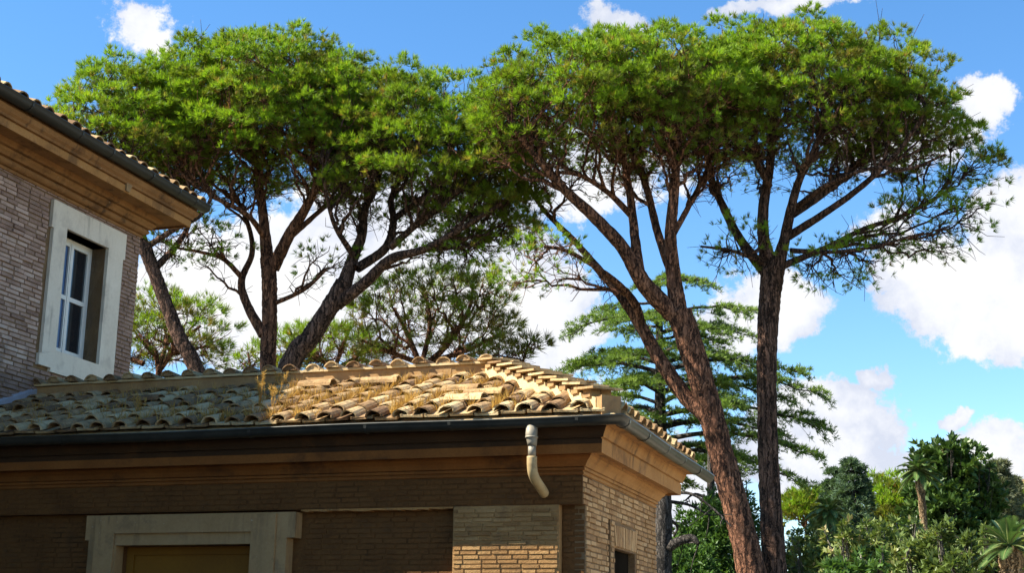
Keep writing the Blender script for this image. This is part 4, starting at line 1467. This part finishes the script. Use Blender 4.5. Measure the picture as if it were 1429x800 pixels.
# --- broad-leaved trees and shrubs
def broadleaf(label, name, Y0, base_px, stems, lobes, n_ros, leaf_l, leaf_w, matname, group=None, nb=9, tint=.45, stem_m='pale_bark', fill=.55, cat='tree'):
    base = at(base_px, 800, Y0)
    base[2] = 0
    root = empty(name, tuple(base))
    tag(root, label, cat, group)
    P, A = [], []
    tot = sum(l[2] * l[3] for l in lobes)
    for (px, py, rx, ry, dY) in lobes:
        c = at(px, py, Y0 + dY)
        s = px2m(Y0 + dY)
        m_ = max(6, int(n_ros * rx * ry / tot))
        d_ = unit(RNG.normal(0, 1, (m_, 3)))
        rad = RNG.uniform(fill, 1.05, (m_, 1)) * (1 + .16 * np.sin(d_[:, :1] * 6 + px) * np.cos(d_[:, 2:] * 7 + d_[:, 1:2] * 5))
        P.append(c + d_ * np.array([rx * s, rx * s * .9, ry * s]) * rad)
        A.append(d_ * .7 + np.array([0, 0, .6]))
    P, A = np.concatenate(P), np.concatenate(A)
    P[:, 2] = np.maximum(P[:, 2], .15)
    t = Tubes()
    top = np.array([np.mean([l[0] for l in lobes]), np.mean([l[1] for l in lobes])])
    # stems reach to spread-out rosettes
    ends = P[spaced(P, stems)]
    for e in ends:
        b0 = np.array([base[0] + RNG.normal(0, .12), base[1] + RNG.normal(0, .12), 0])
        mid = b0 * .45 + e * .55
        mid[:2] = b0[:2] * .6 + e[:2] * .4
        bp = catmull([b0, mid, e], 6)
        t.add(bp - base, np.linspace(.05, .012, len(bp)), 5, .05)
        dist = np.linalg.norm(P - e, axis=1)
        for i in np.argsort(dist)[1:9]:
            o = bp[RNG.integers(len(bp) // 2, len(bp))]
            t.add(np.array([o, (o + P[i]) / 2 + RNG.normal(0, .06, 3), P[i]]) - base, [.018, .012, .006], 3)
    link('stems', t.mesh('stems'), stem_m, root)
    V, Fc, T = leaves(P - base, unit(A), nb, leaf_l, leaf_w, .75, np.clip(RNG.normal(tint, .18, len(P)), 0, 1))
    f = link('foliage', np_mesh('foliage', V, Fc, T), matname, root)
    f['kind'] = 'stuff'
    return root


broadleaf('tall dark magnolia tree standing above the garden hedge', 'magnolia_tree', 42, 1330, 16,
          [(1325, 650, 52, 40, 0), (1340, 690, 56, 48, .4), (1310, 715, 48, 45, -.5), (1350, 730, 52, 45, .3), (1300, 760, 52, 40, 0), (1340, 770, 62, 40, 0), (1372, 700, 26, 30, .3), (1300, 680, 34, 30, 0)], 2600, .24, .12, 'magnolia_leaf', 'evergreen magnolias', 9, .4, 'cedar_bark', .35)
HEDGE = [('pale-leaved hedge shrub right beside the straight dark trunk', 1118, 742, 46, 42, 40), ('hedge shrub with brown-tinged leaves in front of the small palm', 1150, 752, 46, 50, 37), ('leafy hedge shrub below the blue-green conifer', 1198, 748, 46, 48, 28),
         ('twiggy hedge shrub under the far umbrella pine', 1240, 745, 42, 50, 29), ('hedge shrub at the foot of the magnolia tree', 1288, 752, 44, 50, 27), ('yellowish hedge shrub right of the magnolia foot', 1322, 760, 40, 45, 26), ('hedge shrub left of the stout palm', 1362, 758, 42, 46, 28),
         ('low hedge shrub at the bottom right corner behind the stout palm', 1418, 775, 34, 34, 30), ('low bright shrub in the front of the hedge', 1195, 790, 42, 24, 24)]
for i, (lab, px, py, rx, ry, Y0) in enumerate(HEDGE):
    lb = [(px, py + 34, rx * .7, ry * .8, 0), (px - rx * .45, py + 52, rx * .7, ry * .7, .3), (px + rx * .45, py + 46, rx * .7, ry * .7, -.3), (px, 830, rx * 1.1, 50, 0)]
    for k in range(9):                       # uneven shoots standing out of the mass
        lb.append((px + rc.uniform(-.95, .95) * rx, py + rc.uniform(-14, 30), rx * rc.uniform(.10, .24), ry * rc.uniform(.22, .5), rc.uniform(-.8, .8)))
    broadleaf(lab, 'garden_shrub', Y0, px, 16, lb, 820, .15, .062, 'shrub_leaf' if i != 8 else 'bush_leaf', 'hedge shrubs', 7, .34 + .13 * (i * 2 % 5) / 2, 'pale_bark', .3, 'shrub')
for i, (lab, px, py, rx, ry, Y0) in enumerate([('dense dark green bush right of the outbuilding', 985, 745, 48, 62, 34), ('bright green bush under the leaning red trunk', 1020, 720, 40, 70, 38), ('low green bush at the foot of the bare trunk', 955, 790, 40, 40, 32)]):
    base = at(px, 800, Y0)
    broadleaf(lab, 'evergreen_bush', Y0, px, 8, [(px, py, rx, ry * .7, 0), (px - rx * .4, py + 30, rx * .8, ry * .7, .4), (px + rx * .4, py + 28, rx * .8, ry * .7, -.4), (px, 830, rx, 60, 0)], 1100, .16, .05, 'bush_leaf', 'bushes under the cedar', 9, .4, 'cedar_bark', .5, 'shrub')


# --- palms
def palm(label, Y0, px, py_top, trunk_w, py_base, n_fr, frond_px, lean=0, trunk_kind='slim', up=.35):
    top = at(px, py_top, Y0)
    base = at(px + lean, py_base, Y0)
    base[2] = 0
    root = empty('palm_tree', tuple(base))
    tag(root, label, 'tree', 'palms in the garden')
    s = px2m(Y0)
    P = catmull([base, base * .5 + top * .5, top], 14)
    t = Tubes()
    r = trunk_w * .5 * s
    rad = np.full(len(P), r) * (1 + .10 * np.sin(np.arange(len(P)) * 2.2))
    rad[-4:] *= np.array([1.1, 1.25, 1.15, .7])
    t.add(P - base, rad, 14, .05)
    tr = link('trunk', t.mesh('trunk'), 'palm_bark', root)
    if trunk_kind == 'stout':    # old leaf bases in spiralling diamonds
        b = MB()
        b.add([(-.5, 0, -.5), (0, -.35, -.55), (.5, 0, -.5), (.62, .1, 0), (0, .1, .75), (-.62, .1, 0), (0, -1.0, .12)], [(0, 1, 6), (1, 2, 6), (2, 3, 6), (3, 4, 6), (4, 5, 6), (5, 0, 6)])
        me = b.mesh('leaf_base')
        me.materials.append(M['palm_bark'])
        zt_ = top[2] - base[2]
        for row in range(16):
            for c_ in range(11):
                a = (c_ + .5 * (row % 2)) * 2 * math.pi / 11
                zz = zt_ - .05 - row * .098
                if zz < 0:
                    continue
                fr_ = P[int(np.clip(round(np.interp(zz, P[:, 2] - base[2], np.arange(len(P)))), 0, len(P) - 1))] - base
                link('leaf_base', me, None, tr, (fr_[0] + (r * .97) * math.sin(a), fr_[1] - (r * .97) * math.cos(a), zz), (0, 0, a), (r * .50, r * .30, .085))
    V_, F_, T_ = [], [], []
    o = 0
    L = frond_px * s
    for k in range(n_fr):
        a = k * 2.399963 + RNG.uniform(-.2, .2)
        elv = R(82) * (1 - (k + .5) / n_fr * 1.35) + RNG.uniform(-.1, .1)
        ln = L * RNG.uniform(.85, 1.1)
        hd = np.array([math.cos(a), math.sin(a), 0])
        d0 = hd * math.cos(elv) + np.array([0, 0, math.sin(elv)])
        tt = np.linspace(0, 1, 16)[:, None]
        rp = top + d0 * ln * tt + np.array([0, 0, -1]) * (tt ** 2.1) * ln * up * RNG.uniform(.8, 1.2)
        rt_ = Tubes()
        rt_.add(rp[::3] - base, np.linspace(.03, .008, len(rp[::3])), 4)
        vv, ff = np.concatenate(rt_.V), np.concatenate(rt_.F)
        V_.append(vv)
        F_.append(np.concatenate([ff[:, [0, 1, 2]], ff[:, [0, 2, 3]]]) + o)
        T_.append(np.full(len(vv), .9))
        o += len(vv)
        tg = unit(np.gradient(rp, axis=0))
        nl = 44
        u = np.linspace(.10, 1, nl)
        pr_ = np.stack([np.interp(u, tt[:, 0], rp[:, i]) for i in range(3)], 1)
        tg_ = np.stack([np.interp(u, tt[:, 0], tg[:, i]) for i in range(3)], 1)
        sd = unit(np.cross(tg_, np.array([0, 0, 1.])))
        nm = np.cross(sd, tg_)
        for sg in (-1, 1):
            ll = ln * .26 * (np.sin(u * math.pi * .85 + .25))[:, None] * RNG.uniform(.85, 1.1, (nl, 1))
            dv = unit(sd * sg * .9 + tg_ * .75 + nm * .25 + np.array([0, 0, -.12]))
            wv = tg_ * .011 * max(1, Y0 / 26)
            vv = np.stack([pr_ - wv, pr_ + wv, pr_ + dv * ll], 1).reshape(-1, 3) - base
            V_.append(vv)
            F_.append(np.arange(len(vv)).reshape(-1, 3) + o)
            T_.append(np.repeat(np.clip(RNG.normal(.42, .12) + RNG.normal(0, .06, nl), 0, 1), 3))
            o += len(vv)
    fr = link('fronds', np_mesh('fronds', np.concatenate(V_), np.concatenate(F_), np.concatenate(T_)), 'palm_leaf', root)
    fr['kind'] = 'stuff'
    return root


palm('small palm with drooping fronds in front of the blue-green conifers', 38, 1157, 716, 11, 800, 44, 38, 2, up=.55)
palm('palm leaning out in front of the left side of the magnolia tree', 39, 1282, 658, 10, 800, 40, 36, 24, up=.45)
palm('stout low palm with diamond-patterned trunk in the bottom right corner', 26, 1409, 764, 28, 860, 36, 58, 2, 'stout', up=.30)

# --- small yellow house and garden wall at the right edge
fh = at(1445, 735, 80)
far = empty('yellow_house', (fh[0], fh[1], 0))
tag(far, 'small yellow house with tiled eaves at the right edge', 'building')
s = px2m(80)
zt = at(1420, 694, 80)[2]
W = MB()
W.box(-20 * s, 90 * s, 0, 5, .02, zt)
link('wall', W.mesh('far_wall'), 'far_plaster', far)
W = MB()
W.add([(-28 * s, -.4, zt), (98 * s, -.4, zt), (98 * s, 5.4, zt), (-28 * s, 5.4, zt), (10 * s, 2.5, zt + 1.3), (70 * s, 2.5, zt + 1.3)], [(0, 3, 2, 1), (0, 1, 5, 4), (1, 2, 5), (2, 3, 4, 5), (3, 0, 4)])
link('roof', W.mesh('far_roof'), 'roof_tile', far)
W = MB()
a, b_ = at(1384, 738, 64), at(1480, 736, 64)
W.box(0, b_[0] - a[0], 0, .4, .02, a[2])
gw = link('garden_wall', W.mesh('garden_wall'), 'grey_wall', None, (a[0], 64, 0))
W = MB()
W.box(-.05, b_[0] - a[0] + .05, -.06, .46, a[2] + .002, a[2] + .12)
link('coping', W.mesh('coping'), 'grey_wall', gw)
tag(gw, 'grey garden wall behind the stout palm', 'wall')

# ------------------------------------------------------------------ dry weeds on the roof
V_, A_, T_ = [], [], []
LOCM = np.stack([AX, AY, np.array([0, 0, 1.])], 1)


def wl(p):
    return np.array(E0) + LOCM @ np.asarray(p)


for k in range(2000):
    x = -RNG.uniform(.9, 6.9)
    y = RNG.uniform(.12, 1.75)
    if -x < y + .35:
        continue
    dn = .9 if -4.3 < x < -1.2 else .35
    if RNG.random() > dn or math.sin(x * 3.1 + y * 2) * math.sin(x * 1.3 - y * 4) < -.25:
        continue
    col_ = round((x + .17 + SP / 2) / SP) * SP - .17 - SP / 2 + RNG.uniform(-.05, .05)
    V_.append(wl((col_, y, ZE + SL * y + .025)))
    A_.append(np.array([RNG.normal(0, .3), RNG.normal(0, .3) - .15, 1]))
    T_.append(np.clip(RNG.normal(.5, .2), 0, 1))
V, Fc, T = blades(np.array(V_), unit(np.array(A_)), 8, .115, .008, .42, T_, lr=.6)
dg = link('dry_grass', np_mesh('dry_grass', V, Fc, T), 'straw')
tag(dg, 'straw-coloured dry grass growing between the roof tiles', 'grass', None, 'stuff')
for (lab, x, y, hgt) in (('tall dry weed on the shaded roof just left of the sunlit tiles', -3.85, .55, .42), ('dry weed stalk standing by the edge of the roof shadow', -3.62, .42, .30), ('thin dry stalk near the ridge in the roof shade', -4.10, 1.55, .22),
                         ('brown dry weed tuft low on the shaded roof', -5.15, .45, .26)):
    p = wl((x, y, ZE + SL * y + .02))
    root = empty('dry_weed', tuple(p))
    tag(root, lab, 'weed', 'dry weeds on the roof')
    t = Tubes()
    heads = []
    for _ in range(7):
        e = np.array([RNG.normal(0, .05), RNG.normal(0, .05), hgt * RNG.uniform(.6, 1)])
        m_ = e * .5 + RNG.normal(0, .012, 3)
        t.add(np.array([[0, 0, 0], m_, e]), [.004, .003, .002], 4)
        heads += [e * f_ for f_ in (1, .93, .85, .7)]
    me = t.mesh('stalks')
    a = me.attributes.new('tint', 'FLOAT', 'POINT')
    a.data.foreach_set('value', np.full(len(me.vertices), .5, np.float32))
    link('stalks', me, 'straw', root)
    V, Fc, T = blades(np.array(heads), np.tile([0, 0, 1.], (len(heads), 1)), 5, .045, .008, .6, np.full(len(heads), .6))
    link('seed_heads', np_mesh('seed_heads', V, Fc, T), 'straw', root)['kind'] = 'stuff'
